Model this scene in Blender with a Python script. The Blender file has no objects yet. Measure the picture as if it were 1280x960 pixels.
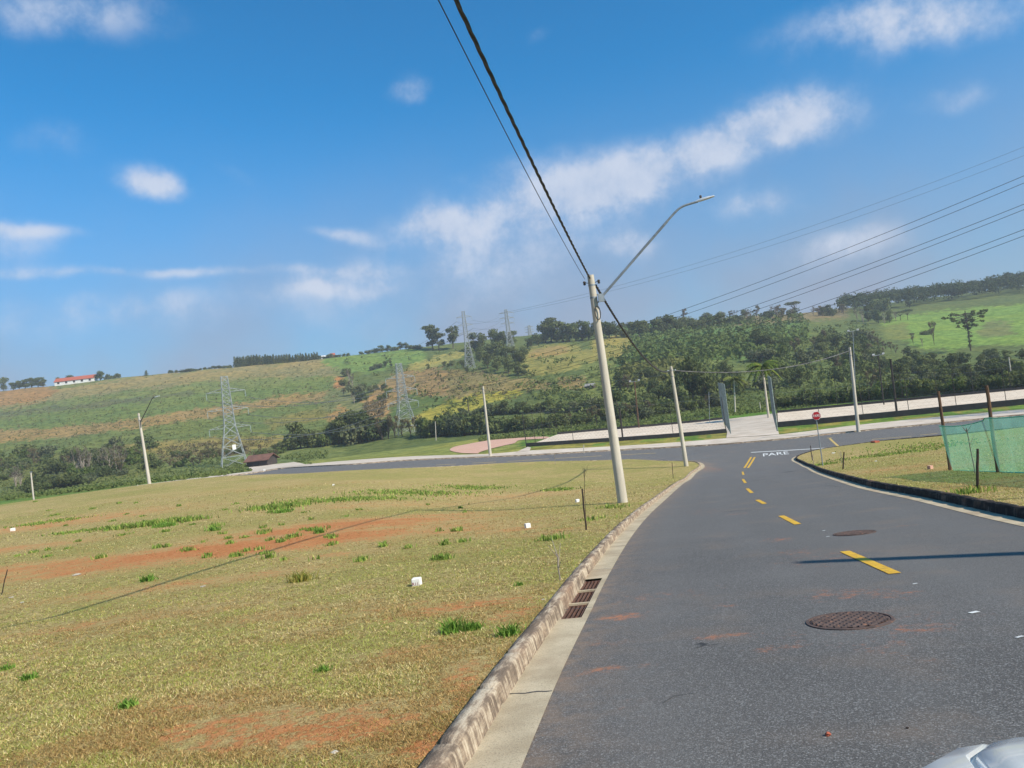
import bpy, bmesh, math, random
import numpy as np
from mathutils import Matrix, Vector
from mathutils.geometry import delaunay_2d_cdt

# ---------------------------------------------------------------- camera, sky, sun, exposure
scene = bpy.context.scene
COL = scene.collection
F_PX, ROLL, PITCH = 962.0, math.radians(7.2), math.radians(1.44)
CAM = np.array([0.0, 0.0, 1.48])
_F0 = np.array([0, math.cos(PITCH), math.sin(PITCH)])
_U0 = np.array([0, -math.sin(PITCH), math.cos(PITCH)])
_R0 = np.array([1.0, 0, 0])
CF = _F0
CR = _R0 * math.cos(ROLL) - _U0 * math.sin(ROLL)
CU = _U0 * math.cos(ROLL) + _R0 * math.sin(ROLL)
cam_data = bpy.data.cameras.new('camera')
cam_data.sensor_width = 36.0
cam_data.lens = 36.0 * F_PX / 1280.0
cam_data.clip_start = 0.05
cam_data.clip_end = 6000
cam = bpy.data.objects.new('camera', cam_data)
COL.objects.link(cam)
cam.matrix_world = Matrix(((CR[0], CU[0], -CF[0], CAM[0]), (CR[1], CU[1], -CF[1], CAM[1]),
                           (CR[2], CU[2], -CF[2], CAM[2]), (0, 0, 0, 1)))
scene.camera = cam
scene.render.resolution_x, scene.render.resolution_y = 1024, 768
scene.render.engine = 'CYCLES'
scene.view_settings.view_transform = 'Standard'
scene.view_settings.look = 'None'
scene.view_settings.gamma = 1.0
scene.view_settings.use_curve_mapping = False
scene.view_settings.exposure = 0.36

SUN_AZ = math.radians(125)          # clockwise from the view direction (+Y)
SUN_EL = math.radians(40)
SUN_STRENGTH = 5.0
SKY_STRENGTH = 0.105
SUN_DIR = np.array([math.sin(SUN_AZ) * math.cos(SUN_EL), math.cos(SUN_AZ) * math.cos(SUN_EL), math.sin(SUN_EL)])
sun_data = bpy.data.lights.new('sun', 'SUN')
sun_data.energy = SUN_STRENGTH
sun_data.angle = math.radians(0.5)
sun_data.color = (1.0, 0.915, 0.775)
sun = bpy.data.objects.new('sun', sun_data)
COL.objects.link(sun)
sun.rotation_euler = Vector(SUN_DIR).to_track_quat('Z', 'Y').to_euler()


def ray(px, py):
    d = CF + CR * ((px - 640) / F_PX) - CU * ((py - 480) / F_PX)
    return d


def project(P):
    d = np.asarray(P, float) - CAM
    z = d @ CF
    return 640 + F_PX * (d @ CR) / z, 480 - F_PX * (d @ CU) / z


class N:
    """tiny node helper"""
    def __init__(self, tree):
        self.t = tree
        self.n = tree.nodes
        self.l = tree.links

    def add(self, kind, **kw):
        nd = self.n.new(kind)
        for k, v in kw.items():
            setattr(nd, k, v)
        return nd

    def put(self, sock, val):
        if isinstance(val, bpy.types.NodeSocket):
            self.l.new(val, sock)
        else:
            sock.default_value = val

    def math(self, op, a, b=None, c=None, clamp=False):
        nd = self.add('ShaderNodeMath', operation=op, use_clamp=clamp)
        self.put(nd.inputs[0], a)
        if b is not None: self.put(nd.inputs[1], b)
        if c is not None: self.put(nd.inputs[2], c)
        return nd.outputs[0]

    def vmath(self, op, a, b=None):
        nd = self.add('ShaderNodeVectorMath', operation=op)
        self.put(nd.inputs[0], a)
        if b is not None: self.put(nd.inputs[1], b)
        return nd

    def mix(self, fac, a, b, blend='MIX'):
        nd = self.add('ShaderNodeMix', data_type='RGBA', blend_type=blend)
        self.put(nd.inputs[0], fac)
        self.put(nd.inputs[6], a if isinstance(a, bpy.types.NodeSocket) else (*a[:3], 1))
        self.put(nd.inputs[7], b if isinstance(b, bpy.types.NodeSocket) else (*b[:3], 1))
        return nd.outputs[2]

    def noise(self, vec, scale, detail=4, rough=0.55, dist=0.0):
        nd = self.add('ShaderNodeTexNoise')
        if vec is not None: self.l.new(vec, nd.inputs['Vector'])
        nd.inputs['Scale'].default_value = scale
        nd.inputs['Detail'].default_value = detail
        nd.inputs['Roughness'].default_value = rough
        nd.inputs['Distortion'].default_value = dist
        return nd.outputs[0]

    def ramp(self, v, lo, hi, a=0.0, b=1.0):
        nd = self.add('ShaderNodeMapRange', interpolation_type='SMOOTHSTEP')
        self.put(nd.inputs[0], v)
        nd.inputs[1].default_value = lo
        nd.inputs[2].default_value = hi
        nd.inputs[3].default_value = a
        nd.inputs[4].default_value = b
        return nd.outputs[0]


def srgb(r, g, b):
    f = lambda c: (c / 255 / 12.92) if c <= 10 else ((c / 255 + 0.055) / 1.055) ** 2.4
    return (f(r), f(g), f(b))


# ---- world: Nishita sky with fair-weather clouds fixed to directions
world = bpy.data.worlds.new('World')
scene.world = world
world.use_nodes = True
w = N(world.node_tree)
w.n.clear()
sky = w.add('ShaderNodeTexSky', sky_type='NISHITA', sun_disc=False)
sky.sun_elevation = SUN_EL
sky.sun_rotation = SUN_AZ
sky.altitude = 700
sky.air_density = 1.0
sky.dust_density = 1.2
sky.ozone_density = 2.5
tc = w.add('ShaderNodeTexCoord')
dirv = tc.outputs['Generated']
warp = w.add('ShaderNodeTexNoise')
w.l.new(dirv, warp.inputs['Vector'])
warp.inputs['Scale'].default_value = 6.0
warp.inputs['Detail'].default_value = 7.0
warp.inputs['Roughness'].default_value = 0.52
wv = w.vmath('SUBTRACT', warp.outputs['Color'], (0.5, 0.5, 0.5)).outputs[0]
wsc = w.add('ShaderNodeVectorMath', operation='SCALE')
w.l.new(wv, wsc.inputs[0]); wsc.inputs[3].default_value = 0.06
wd = w.vmath('ADD', dirv, wsc.outputs[0]).outputs[0]
# px, py, half width px, half height px, tilt (deg, +up to the right), amount
CLOUDS = [(1145, 20, 125, 32, 8, 0.95), (975, 158, 80, 36, 12, 1.1), (825, 212, 100, 38, 18, 0.95),
          (690, 242, 122, 42, 4, 1.05), (545, 283, 60, 26, -6, 1.0), (190, 225, 36, 17, -14, 1.05),
          (510, 113, 22, 18, 0, 0.6), (1195, 128, 40, 18, 12, 0.5), (70, 15, 120, 30, -4, 0.65),
          (455, 335, 80, 20, 0, 0.35), (395, 358, 34, 11, 0, 0.6), (470, 360, 34, 11, 0, 0.5), (945, 260, 60, 18, 8, 0.6), (790, 315, 40, 18, 0, 0.65),
          (1060, 300, 50, 16, 14, 0.55), (60, 172, 45, 22, 0, 0.35), (15, 300, 60, 26, 0, 0.5),
          (150, 380, 220, 22, 3, 0.5), (200, 338, 240, 7, 0, 0.6), (430, 292, 45, 9, -10, 0.6), (30, 282, 60, 8, -4, 0.5),
          (670, 50, 25, 14, 20, 0.4), (600, 330, 150, 34, 8, 0.5), (300, 215, 40, 12, -20, 0.25),
          (560, 385, 240, 30, 6, 0.30), (1020, 320, 230, 34, 10, 0.26), (120, 410, 230, 24, 4, 0.22), ]
tot = None
for (cx, cy, hw, hh, tilt, amt) in CLOUDS:
    d = ray(cx, cy); d = d / np.linalg.norm(d)
    tr = math.radians(tilt)
    ax = CR * math.cos(tr) + CU * math.sin(tr)
    ax = ax - d * (ax @ d); ax /= np.linalg.norm(ax)
    ay = np.cross(d, ax)
    u = w.vmath('DOT_PRODUCT', wd, tuple(ax * F_PX / hw)).outputs['Value']
    v = w.vmath('DOT_PRODUCT', wd, tuple(ay * F_PX / hh)).outputs['Value']
    f = w.vmath('DOT_PRODUCT', dirv, tuple(d)).outputs['Value']
    r2 = w.math('MULTIPLY_ADD', u, u, w.math('MULTIPLY', v, v))
    e = w.math('POWER', 2.718, w.math('MULTIPLY', r2, -1.0))
    e = w.math('MULTIPLY', e, w.math('MULTIPLY', w.math('GREATER_THAN', f, 0.3), amt))
    tot = e if tot is None else w.math('ADD', tot, e)
fluff = w.noise(dirv, 14.0, 9, 0.64)
fluff2 = w.noise(dirv, 5.0, 3, 0.5)
dens = w.math('MULTIPLY', tot, w.ramp(fluff, 0.25, 0.75, 0.4, 1.2))
cl = w.ramp(dens, 0.10, 0.98, 0.0, 0.86)
# soft high veil that thickens low in the sky
sep = w.add('ShaderNodeSeparateXYZ'); w.l.new(dirv, sep.inputs[0])
veil = w.math('MULTIPLY', w.ramp(sep.outputs[2], 0.03, 0.40, 0.90, 0.0), w.ramp(fluff2, 0.3, 0.7, 0.75, 1.1))
skyc = w.mix(1.0, sky.outputs[0], (0.15, 0.94, 1.30), 'MULTIPLY')
skyc = w.mix(veil, skyc, (2.5, 2.68, 3.48))
skyc = w.mix(cl, skyc, w.mix(w.ramp(fluff, 0.35, 0.65), (3.7, 4.4, 5.7), (5.0, 5.4, 6.3)))
bg = w.add('ShaderNodeBackground')
w.l.new(skyc, bg.inputs[0])
bg.inputs[1].default_value = SKY_STRENGTH
wo = w.add('ShaderNodeOutputWorld')
w.l.new(bg.outputs[0], wo.inputs[0])

# ---------------------------------------------------------------- the lie of the land
TY = [0, 15, 30, 45, 58, 75, 85, 95, 110, 130, 150, 180, 220, 280, 350, 430, 500, 560, 650, 800, 1500]
P_ = lambda y: -0.0988 * y
TAB = {
    -1.2: [0, P_(15), -1.9, -2.2, -2.4, -2.6, -2.7, -2.8, -3.2, -4.0, -4.8, -4.5, -1.5, 6, 19, 36, 50, 53, 53, 50, 40],
    -0.75: [0, P_(15), -2.0, -2.3, -2.5, -2.65, -2.75, -2.8, -3.2, -4.0, -4.8, -4.5, -1.5, 6, 19, 36, 51, 53, 53, 50, 40],
    -0.5: [0, P_(15), -2.05, -2.35, -2.5, -2.7, -2.75, -2.9, -3.3, -4.2, -5, -5, -2, 6, 19, 35.5, 49.5, 52, 52, 50, 40],
    -0.25: [0, P_(15), -2.3, -2.75, -3.0, -3.25, -3.35, -3.5, -3.9, -4.6, -5.3, -5.5, -3.5, 3, 15, 31, 45.5, 48, 48, 46, 40],
    0.0: [0, P_(15), -2.85, -4.1, -4.9, -5.2, -5.1, -4.9, -4.8, -4.9, -5.2, -5.2, -2.5, 8, 20, 32, 44, 48, 49, 48, 40],
    0.25: [0, P_(15), P_(30), P_(45), -5.6, -5.85, -5.85, -5.8, -5.75, -5.75, -5.8, -4.6, 0, 10, 19.5, 29.6, 40, 44, 45.5, 46, 40],
    0.5: [0, P_(15), P_(30), P_(45), -5.65, -5.95, -6, -6, -5.95, -5.9, -5.9, -5.6, -4, 0.5, 9.5, 21, 31, 38, 45, 48, 42],
    0.75: [0, P_(15), P_(30), P_(45), -5.65, -5.95, -6.05, -6.05, -6, -5.95, -5.9, -5.6, -4.5, -0.5, 8, 20, 30.5, 38, 46, 50, 44],
    1.2: [0, P_(15), P_(30), P_(45), -5.65, -5.95, -6.05, -6.05, -6, -5.95, -5.9, -5.6, -4.5, -0.5, 8, 20, 30.5, 38, 46, 50, 44],
}


def pchip(x, y, xq):
    x = np.asarray(x, float); y = np.asarray(y, float)
    h = np.diff(x); d = np.diff(y) / h
    m = np.zeros_like(y)
    for i in range(1, len(x) - 1):
        if d[i - 1] * d[i] > 0:
            w1, w2 = 2 * h[i] + h[i - 1], h[i] + 2 * h[i - 1]
            m[i] = (w1 + w2) / (w1 / d[i - 1] + w2 / d[i])
    m[0], m[-1] = d[0], d[-1]
    i = np.clip(np.searchsorted(x, xq) - 1, 0, len(x) - 2)
    t = (xq - x[i]) / h[i]
    return ((2 * t**3 - 3 * t**2 + 1) * y[i] + (t**3 - 2 * t**2 + t) * h[i] * m[i]
            + (-2 * t**3 + 3 * t**2) * y[i + 1] + (t**3 - t**2) * h[i] * m[i + 1])


_yq = np.arange(0, 1501.0)
_aq = np.arange(-1.2, 1.2001, 0.02)
_cols = sorted(TAB)
_byY = np.stack([pchip(TY, TAB[c], _yq) for c in _cols])
_G = np.stack([pchip(_cols, _byY[:, j], _aq) for j in range(len(_yq))]).T.copy()
for _ in range(2):
    _G[:, 1:-1] = 0.25 * _G[:, :-2] + 0.5 * _G[:, 1:-1] + 0.25 * _G[:, 2:]
_G[:, :14] = (-0.0988 * _yq[:14])[None, :]


def g(X, Y):
    """height of the road level surface"""
    X = np.asarray(X, float); Y = np.asarray(Y, float)
    a = np.clip(X / np.maximum(Y, 12.0), -1.199, 1.199)
    yy = np.clip(Y, 0, 1498.9)
    fi = (a + 1.2) / 0.02; fj = yy
    i = np.clip(fi.astype(int), 0, len(_aq) - 2); j = fj.astype(int)
    s = fi - i; t = fj - j
    z = ((1 - s) * (1 - t) * _G[i, j] + s * (1 - t) * _G[i + 1, j] + (1 - s) * t * _G[i, j + 1] + s * t * _G[i + 1, j + 1])
    return np.where(Y < 0, -0.0988 * Y, z)


def smooth01(t):
    t = np.clip(t, 0, 1)
    return t * t * (3 - 2 * t)


def lawn_lift(X, Y):
    return 0.36 * smooth01((-np.asarray(X) - 16) / 22) * smooth01((np.asarray(Y) - 48) / 22)


_ts = np.concatenate([np.linspace(1.5, 30, 400), np.geomspace(30.1, 1200, 1500)])


def gp(px, py, dz=0.0):
    """point on the land seen at a photo position"""
    d = ray(px, py); d = d / d[1]
    P = CAM[None, :] + d[None, :] * _ts[:, None]
    s = P[:, 2] - (g(P[:, 0], P[:, 1]) + dz)
    k = np.where(s < 0)[0]
    if len(k) == 0: return P[-1]
    k = k[0]
    if k == 0: return P[0]
    t = s[k - 1] / (s[k - 1] - s[k])
    return P[k - 1] * (1 - t) + P[k] * t


def at(px, py, Y):
    d = ray(px, py)
    return CAM + d * (Y / d[1])


def on(px, Y, dz=0.0):
    """ground point at forward distance Y whose photo column is px"""
    py = 560.0
    for _ in range(6):
        P = at(px, py, Y)
        P[2] = g(P[0], P[1]) + dz
        py = project(P)[1]
    return P


# ---------------------------------------------------------------- mesh helpers
def tag(o, label=None, cat=None, group=None, kind=None):
    if label: o['label'] = label
    if cat: o['category'] = cat
    if group: o['group'] = group
    if kind: o['kind'] = kind
    return o


def link(name, me, parent=None):
    o = bpy.data.objects.new(name, me)
    COL.objects.link(o)
    if parent is not None: o.parent = parent
    return o


def empty(name, loc=(0, 0, 0), rz=0.0):
    o = link(name, None)
    o.location = tuple(float(c) for c in loc); o.rotation_euler = (0, 0, rz)
    o.empty_display_size = 0.3
    return o


def np_mesh(name, verts, faces, mat=None, smooth=False, attrs=None, mats=None):
    """verts (n,3); faces (m,3) or (m,4) numpy or list of lists"""
    me = bpy.data.meshes.new(name)
    verts = np.asarray(verts, np.float32)
    if isinstance(faces, np.ndarray):
        k = faces.shape[1]; m = len(faces)
        me.vertices.add(len(verts)); me.vertices.foreach_set('co', verts.ravel())
        me.loops.add(m * k); me.loops.foreach_set('vertex_index', faces.astype(np.int32).ravel())
        me.polygons.add(m)
        me.polygons.foreach_set('loop_start', np.arange(0, m * k, k, dtype=np.int32))
        me.polygons.foreach_set('loop_total', np.full(m, k, np.int32))
        me.update(calc_edges=True)
    else:
        me.from_pydata(verts.tolist(), [], faces)
    for an, av in (attrs or {}).items():
        av = np.asarray(av, np.float32)
        if av.ndim == 2:
            A = me.attributes.new(an, 'FLOAT_COLOR', 'POINT')
            A.data.foreach_set('color', np.concatenate([av, np.ones((len(av), 1), np.float32)], 1).ravel())
        else:
            A = me.attributes.new(an, 'FLOAT', 'POINT')
            A.data.foreach_set('value', av)
    if mat: me.materials.append(mat)
    if smooth: me.polygons.foreach_set('use_smooth', np.ones(len(me.polygons), bool))
    me.update()
    return me


class MB:
    def __init__(self):
        self.v = []; self.f = []

    def add(self, vs, fs):
        o = len(self.v)
        self.v += [tuple(float(c) for c in p) for p in vs]
        self.f += [[i + o for i in f] for f in fs]
        return self

    def box(self, c, s, M=None):
        """centre, full size; M optional 3x3 rotation"""
        vs = []
        for z in (-.5, .5):
            for x, y in ((-.5, -.5), (.5, -.5), (.5, .5), (-.5, .5)):
                p = np.array([x * s[0], y * s[1], z * s[2]])
                if M is not None: p = M @ p
                vs.append(np.asarray(c) + p)
        return self.add(vs, [[3, 2, 1, 0], [4, 5, 6, 7], [0, 1, 5, 4], [1, 2, 6, 5], [2, 3, 7, 6], [3, 0, 4, 7]])

    def tube(self, pts, r, n=8, cap=True):
        pts = [np.asarray(p, float) for p in pts]
        rs = [r] * len(pts) if np.isscalar(r) else list(r)
        T = []
        for i in range(len(pts)):
            t = pts[min(i + 1, len(pts) - 1)] - pts[max(i - 1, 0)]
            T.append(t / (np.linalg.norm(t) + 1e-12))
        ref = np.array([0, 0, 1.0]) if abs(T[0][2]) < .9 else np.array([1.0, 0, 0])
        nx = np.cross(ref, T[0]); nx /= np.linalg.norm(nx)
        vs = []
        for p, t, rr in zip(pts, T, rs):
            nx = nx - t * (nx @ t); nx /= np.linalg.norm(nx)
            ny = np.cross(t, nx)
            for k in range(n):
                a = 2 * math.pi * k / n
                vs.append(p + rr * (math.cos(a) * nx + math.sin(a) * ny))
        fs = []
        for i in range(len(pts) - 1):
            for k in range(n):
                a, b = i * n + k, i * n + (k + 1) % n
                fs.append([a, b, b + n, a + n])
        if cap:
            fs.append(list(range(n - 1, -1, -1)))
            fs.append([len(pts) * n - n + k for k in range(n)])
        return self.add(vs, fs)

    def bar(self, a, b, r):
        return self.tube([a, b], r, 4)

    def lathe(self, prof, n=16, c=(0, 0, 0)):
        vs = []; fs = []
        for (r, z) in prof:
            for k in range(n):
                a = 2 * math.pi * k / n
                vs.append((c[0] + r * math.cos(a), c[1] + r * math.sin(a), c[2] + z))
        for i in range(len(prof) - 1):
            for k in range(n):
                a, b = i * n + k, i * n + (k + 1) % n
                fs.append([a, b, b + n, a + n])
        fs.append(list(range(n - 1, -1, -1)))
        fs.append([(len(prof) - 1) * n + k for k in range(n)])
        return self.add(vs, fs)

    def build(self, name, mat, parent=None, smooth=False):
        me = np_mesh(name, self.v, self.f, mat)
        if smooth:
            me.polygons.foreach_set('use_smooth', np.ones(len(me.polygons), bool))
            me.set_sharp_from_angle(angle=math.radians(40))
        return link(name, me, parent)


def resample(P, step):
    P = np.asarray(P, float)
    d = np.r_[0, np.cumsum(np.linalg.norm(np.diff(P[:, :2], axis=0), axis=1))]
    n = max(2, int(d[-1] / step) + 1)
    s = np.linspace(0, d[-1], n)
    return np.stack([np.interp(s, d, P[:, k]) for k in range(P.shape[1])], 1)


def spline(P, step):
    """Catmull-Rom through the points, resampled evenly"""
    P = np.asarray(P, float)[:, :2]
    Q = np.vstack([2 * P[0] - P[1], P, 2 * P[-1] - P[-2]])
    out = []
    for i in range(1, len(Q) - 2):
        p0, p1, p2, p3 = Q[i - 1:i + 3]
        # centripetal parametrisation
        t0 = 0; t1 = t0 + np.linalg.norm(p1 - p0) ** .5; t2 = t1 + np.linalg.norm(p2 - p1) ** .5; t3 = t2 + np.linalg.norm(p3 - p2) ** .5
        for t in np.linspace(t1, t2, 24, endpoint=False):
            A1 = (t1 - t) / (t1 - t0) * p0 + (t - t0) / (t1 - t0) * p1
            A2 = (t2 - t) / (t2 - t1) * p1 + (t - t1) / (t2 - t1) * p2
            A3 = (t3 - t) / (t3 - t2) * p2 + (t - t2) / (t3 - t2) * p3
            B1 = (t2 - t) / (t2 - t0) * A1 + (t - t0) / (t2 - t0) * A2
            B2 = (t3 - t) / (t3 - t1) * A2 + (t - t1) / (t3 - t1) * A3
            out.append((t2 - t) / (t2 - t1) * B1 + (t - t1) / (t2 - t1) * B2)
    out.append(P[-1])
    return resample(np.array(out), step)


def offset(P, d):
    """shift a 2D polyline to its right by d"""
    T = np.gradient(P, axis=0)
    T /= np.linalg.norm(T, axis=1)[:, None] + 1e-12
    Nn = np.stack([T[:, 1], -T[:, 0]], 1)
    return P + Nn * np.asarray(d).reshape(-1, 1) if not np.isscalar(d) else P + Nn * d


def inside(poly, X, Y):
    poly = np.asarray(poly, float)
    res = np.zeros(np.shape(X), bool)
    x0, y0 = poly[-1]
    for x1, y1 in poly:
        c = ((y1 > Y) != (y0 > Y))
        with np.errstate(divide='ignore', invalid='ignore'):
            xi = (x0 - x1) * (Y - y1) / (y0 - y1 + 1e-15) + x1
        res ^= c & (X < xi)
        x0, y0 = x1, y1
    return res


def _hash(i, j, s):
    h = np.sin(i * 127.1 + j * 311.7 + s * 74.7) * 43758.5453
    return h - np.floor(h)


def vnoise(X, Y, scale, seed=0, octaves=3):
    X = np.asarray(X, float) / scale; Y = np.asarray(Y, float) / scale
    out = 0; amp = 1; tot_ = 0
    for o in range(octaves):
        i = np.floor(X); j = np.floor(Y); u = X - i; v = Y - j
        u = u * u * (3 - 2 * u); v = v * v * (3 - 2 * v)
        n = ((1 - u) * (1 - v) * _hash(i, j, seed + o) + u * (1 - v) * _hash(i + 1, j, seed + o)
             + (1 - u) * v * _hash(i, j + 1, seed + o) + u * v * _hash(i + 1, j + 1, seed + o))
        out = out + amp * n; tot_ += amp; amp *= .5; X = X * 2.03 + 5.1; Y = Y * 2.03 + 3.7
    return out / tot_


def sheet(name, poly, zf, mat, near=0.35, ratio=0.03, kind='structure', attrs=None, holes=(), label=None):
    """a draped sheet bounded by a plan polygon"""
    poly = np.asarray(poly, float)
    rs = np.random.RandomState(len(name) * 7 + 3)
    y = poly[:, 1].min(); pts = []
    xmin, xmax = poly[:, 0].min(), poly[:, 0].max()
    while y < poly[:, 1].max():
        st = max(near, ratio * abs(y))
        xs = np.arange(xmin, xmax, st)
        pts.append(np.stack([xs + rs.uniform(-.2, .2, len(xs)) * st, np.full(len(xs), y) + rs.uniform(-.2, .2, len(xs)) * st], 1))
        y += st
    pts = np.concatenate(pts)
    pts = pts[inside(poly, pts[:, 0], pts[:, 1])]
    # keep clear of the outline
    keep = np.ones(len(pts), bool)
    seg = resample(np.vstack([poly, poly[:1]]), 0.3)
    for k in range(0, len(seg), 1):
        dd = np.abs(pts - seg[k]).max(1)
        keep &= dd > 0.12
    pts = pts[keep]
    n = len(poly)
    co = [Vector(p) for p in poly] + [Vector(p) for p in pts]
    edges = [(i, (i + 1) % n) for i in range(n)]
    v2, _e, f2, *_ = delaunay_2d_cdt(co, edges, [list(range(n))], 1, 1e-5)
    V = np.array([(p[0], p[1]) for p in v2])
    Fc = np.array([f if len(f) == 3 else f[:3] for f in f2])
    a = V[Fc[:, 0]]; b = V[Fc[:, 1]]; c = V[Fc[:, 2]]
    cr = (b[:, 0] - a[:, 0]) * (c[:, 1] - a[:, 1]) - (b[:, 1] - a[:, 1]) * (c[:, 0] - a[:, 0])
    Fc[cr < 0] = Fc[cr < 0][:, ::-1]
    Z = zf(V[:, 0], V[:, 1])
    at_ = {k: fn(V[:, 0], V[:, 1]) for k, fn in (attrs or {}).items()}
    o = link(name, np_mesh(name, np.c_[V, Z], Fc, mat, True, at_))
    if kind: o['kind'] = kind
    return o


def ribbon(name, P, d0, d1, zf, mat, skip=None, kind='structure', parent=None):
    A, B = offset(P, d0), offset(P, d1)
    n = len(P)
    V = np.concatenate([np.c_[A, zf(A[:, 0], A[:, 1])], np.c_[B, zf(B[:, 0], B[:, 1])]])
    idx = [i for i in range(n - 1) if not (skip and skip(i))]
    Fc = np.array([[i, i + n, i + 1 + n, i + 1] for i in idx])
    o = link(name, np_mesh(name, V, Fc, mat), parent)
    if kind: o['kind'] = kind
    return o

# ---------------------------------------------------------------- materials
HAZE = 0.0003      # density of the air

def new_mat(name):
    m = bpy.data.materials.new(name); m.use_nodes = True
    k = N(m.node_tree); k.n.clear()
    out = k.add('ShaderNodeOutputMaterial')
    return m, k, out


def finish(k, out, color, rough=0.85, metal=0.0, bump=None, bump_dist=0.02, strength=0.6, spec=0.3):
    b = k.add('ShaderNodeBsdfPrincipled')
    k.put(b.inputs['Base Color'], color if isinstance(color, bpy.types.NodeSocket) else (*color[:3], 1))
    k.put(b.inputs['Roughness'], rough)
    b.inputs['Metallic'].default_value = metal
    b.inputs['Specular IOR Level'].default_value = spec
    if bump is not None:
        bp = k.add('ShaderNodeBump')
        bp.inputs['Strength'].default_value = strength
        bp.inputs['Distance'].default_value = bump_dist
        k.l.new(bump, bp.inputs['Height'])
        k.l.new(bp.outputs[0], b.inputs['Normal'])
    k.l.new(b.outputs[0], out.inputs[0])
    return b


def worn(name, c1, c2, scale=3.0, rough=0.8, metal=0.0, bump=0.01, bscale=40.0, stretch=None, c3=None, spec=0.3):
    """two tone weathered surface in the object's own coordinates"""
    m, k, out = new_mat(name)
    tcn = k.add('ShaderNodeTexCoord')
    v = tcn.outputs['Object']
    if stretch:
        mp = k.add('ShaderNodeMapping'); k.l.new(v, mp.inputs[0]); mp.inputs['Scale'].default_value = stretch
        v = mp.outputs[0]
    n1 = k.noise(v, scale, 6, 0.62)
    n2 = k.noise(v, bscale, 3, 0.6)
    col = k.mix(k.ramp(n1, 0.3, 0.7), c1, c2)
    if c3: col = k.mix(k.ramp(k.noise(v, scale * 2.7, 4, .65), 0.52, 0.72), col, c3)
    col = k.mix(0.35, col, k.mix(n2, (0.2, 0.2, 0.2), (1, 1, 1)), 'SOFT_LIGHT')
    finish(k, out, col, rough, metal, n2, bump, 0.5, spec)
    return m


def leafy(name, c1, c2, c3=None, trans=0.25):
    m, k, out = new_mat(name)
    oi = k.add('ShaderNodeObjectInfo')
    geo = k.add('ShaderNodeNewGeometry')
    tcn = k.add('ShaderNodeTexCoord')
    n1 = k.noise(tcn.outputs['Object'], 5.0, 4, 0.6)
    n2 = k.noise(geo.outputs['Position'], 2.3, 2, 0.5)
    f = k.math('ADD', k.math('MULTIPLY', k.ramp(n1, 0.3, 0.7), 0.6), k.math('MULTIPLY', oi.outputs['Random'], 0.5))
    col = k.mix(f, c1, c2)
    if c3: col = k.mix(k.ramp(n2, 0.55, 0.7), col, c3)
    col = k.mix(k.math('MULTIPLY', oi.outputs['Random'], 0.42), col, (0.17, 0.165, 0.06))
    d = k.add('ShaderNodeBsdfDiffuse'); k.l.new(col, d.inputs[0])
    t = k.add('ShaderNodeBsdfTranslucent'); k.l.new(col, t.inputs[0])
    mx = k.add('ShaderNodeMixShader'); mx.inputs[0].default_value = trans
    k.l.new(d.outputs[0], mx.inputs[1]); k.l.new(t.outputs[0], mx.inputs[2])
    k.l.new(mx.outputs[0], out.inputs[0])
    return m


def attr(k, name, col=False):
    a = k.add('ShaderNodeAttribute', attribute_name=name)
    return a.outputs['Color'] if col else a.outputs['Fac']


def pos(k):
    return k.add('ShaderNodeNewGeometry').outputs['Position']


# far land: field colours carried by the mesh, broken up by tufts and rows
m_land, k, out = new_mat('land')
p = pos(k)
big = k.noise(p, 0.045, 5, 0.62); mid = k.noise(p, 0.35, 5, 0.65); fine = k.noise(p, 1.6, 3, 0.7)
c = attr(k, 'Col', True)
c = k.mix(k.ramp(big, 0.35, 0.68, 0, 0.6), c, k.mix(1.0, c, (1.35, 1.12, 0.85), 'MULTIPLY'))
c = k.mix(k.ramp(mid, 0.42, 0.60, 0, 0.85), c, k.mix(1.0, c, (0.48, 0.56, 0.50), 'MULTIPLY'))
c = k.mix(k.ramp(fine, 0.46, 0.66, 0, 0.7), c, k.mix(1.0, c, (1.5, 1.4, 1.15), 'MULTIPLY'))
finish(k, out, c, 0.95, 0, k.math('ADD', fine, mid), 0.35, 0.8, 0.1)

# mown lawn of dry and green grass over orange soil
m_lawn, k, out = new_mat('lawn')
p = pos(k)
n0 = k.noise(p, 0.12, 4, 0.6); n1 = k.noise(p, 0.9, 6, 0.68); n2 = k.noise(p, 9.0, 5, 0.7); n3 = k.noise(p, 55.0, 3, 0.7)
green, straw = srgb(158, 154, 86), srgb(192, 168, 114)
col = k.mix(k.ramp(k.math('ADD', k.math('MULTIPLY', n0, .5), k.math('MULTIPLY', n1, .5)), 0.40, 0.58), straw, green)
col = k.mix(k.ramp(n2, 0.4, 0.62, 0, 0.8), col, srgb(112, 96, 52))
col = k.mix(k.ramp(n3, 0.5, 0.7, 0, 0.6), col, srgb(190, 174, 118))
col = k.mix(k.ramp(n3, 0.34, 0.50, 0.75, 0.0), col, srgb(78, 64, 38))  # dark specks painted in as shade in the gaps between blades
sv = k.math('ADD', attr(k, 'soil'), k.math('MULTIPLY', k.math('SUBTRACT', k.math('ADD', k.math('MULTIPLY', n1, .5), k.math('MULTIPLY', n2, .5)), 0.5), 3.0))
col = k.mix(k.ramp(sv, 0.10, 0.65, 0, .85), col, k.mix(k.ramp(n3, .4, .6), srgb(146, 118, 74), srgb(186, 156, 106)))
bare = k.ramp(k.math('ADD', sv, k.math('MULTIPLY', k.math('SUBTRACT', n2, .5), 1.2)), 0.52, 0.84)
soil = k.mix(k.ramp(n2, 0.35, 0.65), srgb(168, 98, 54), srgb(194, 136, 88))
soil = k.mix(k.ramp(n3, 0.5, 0.7, 0, .5), soil, srgb(120, 74, 44))
col = k.mix(bare, col, soil)
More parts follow.
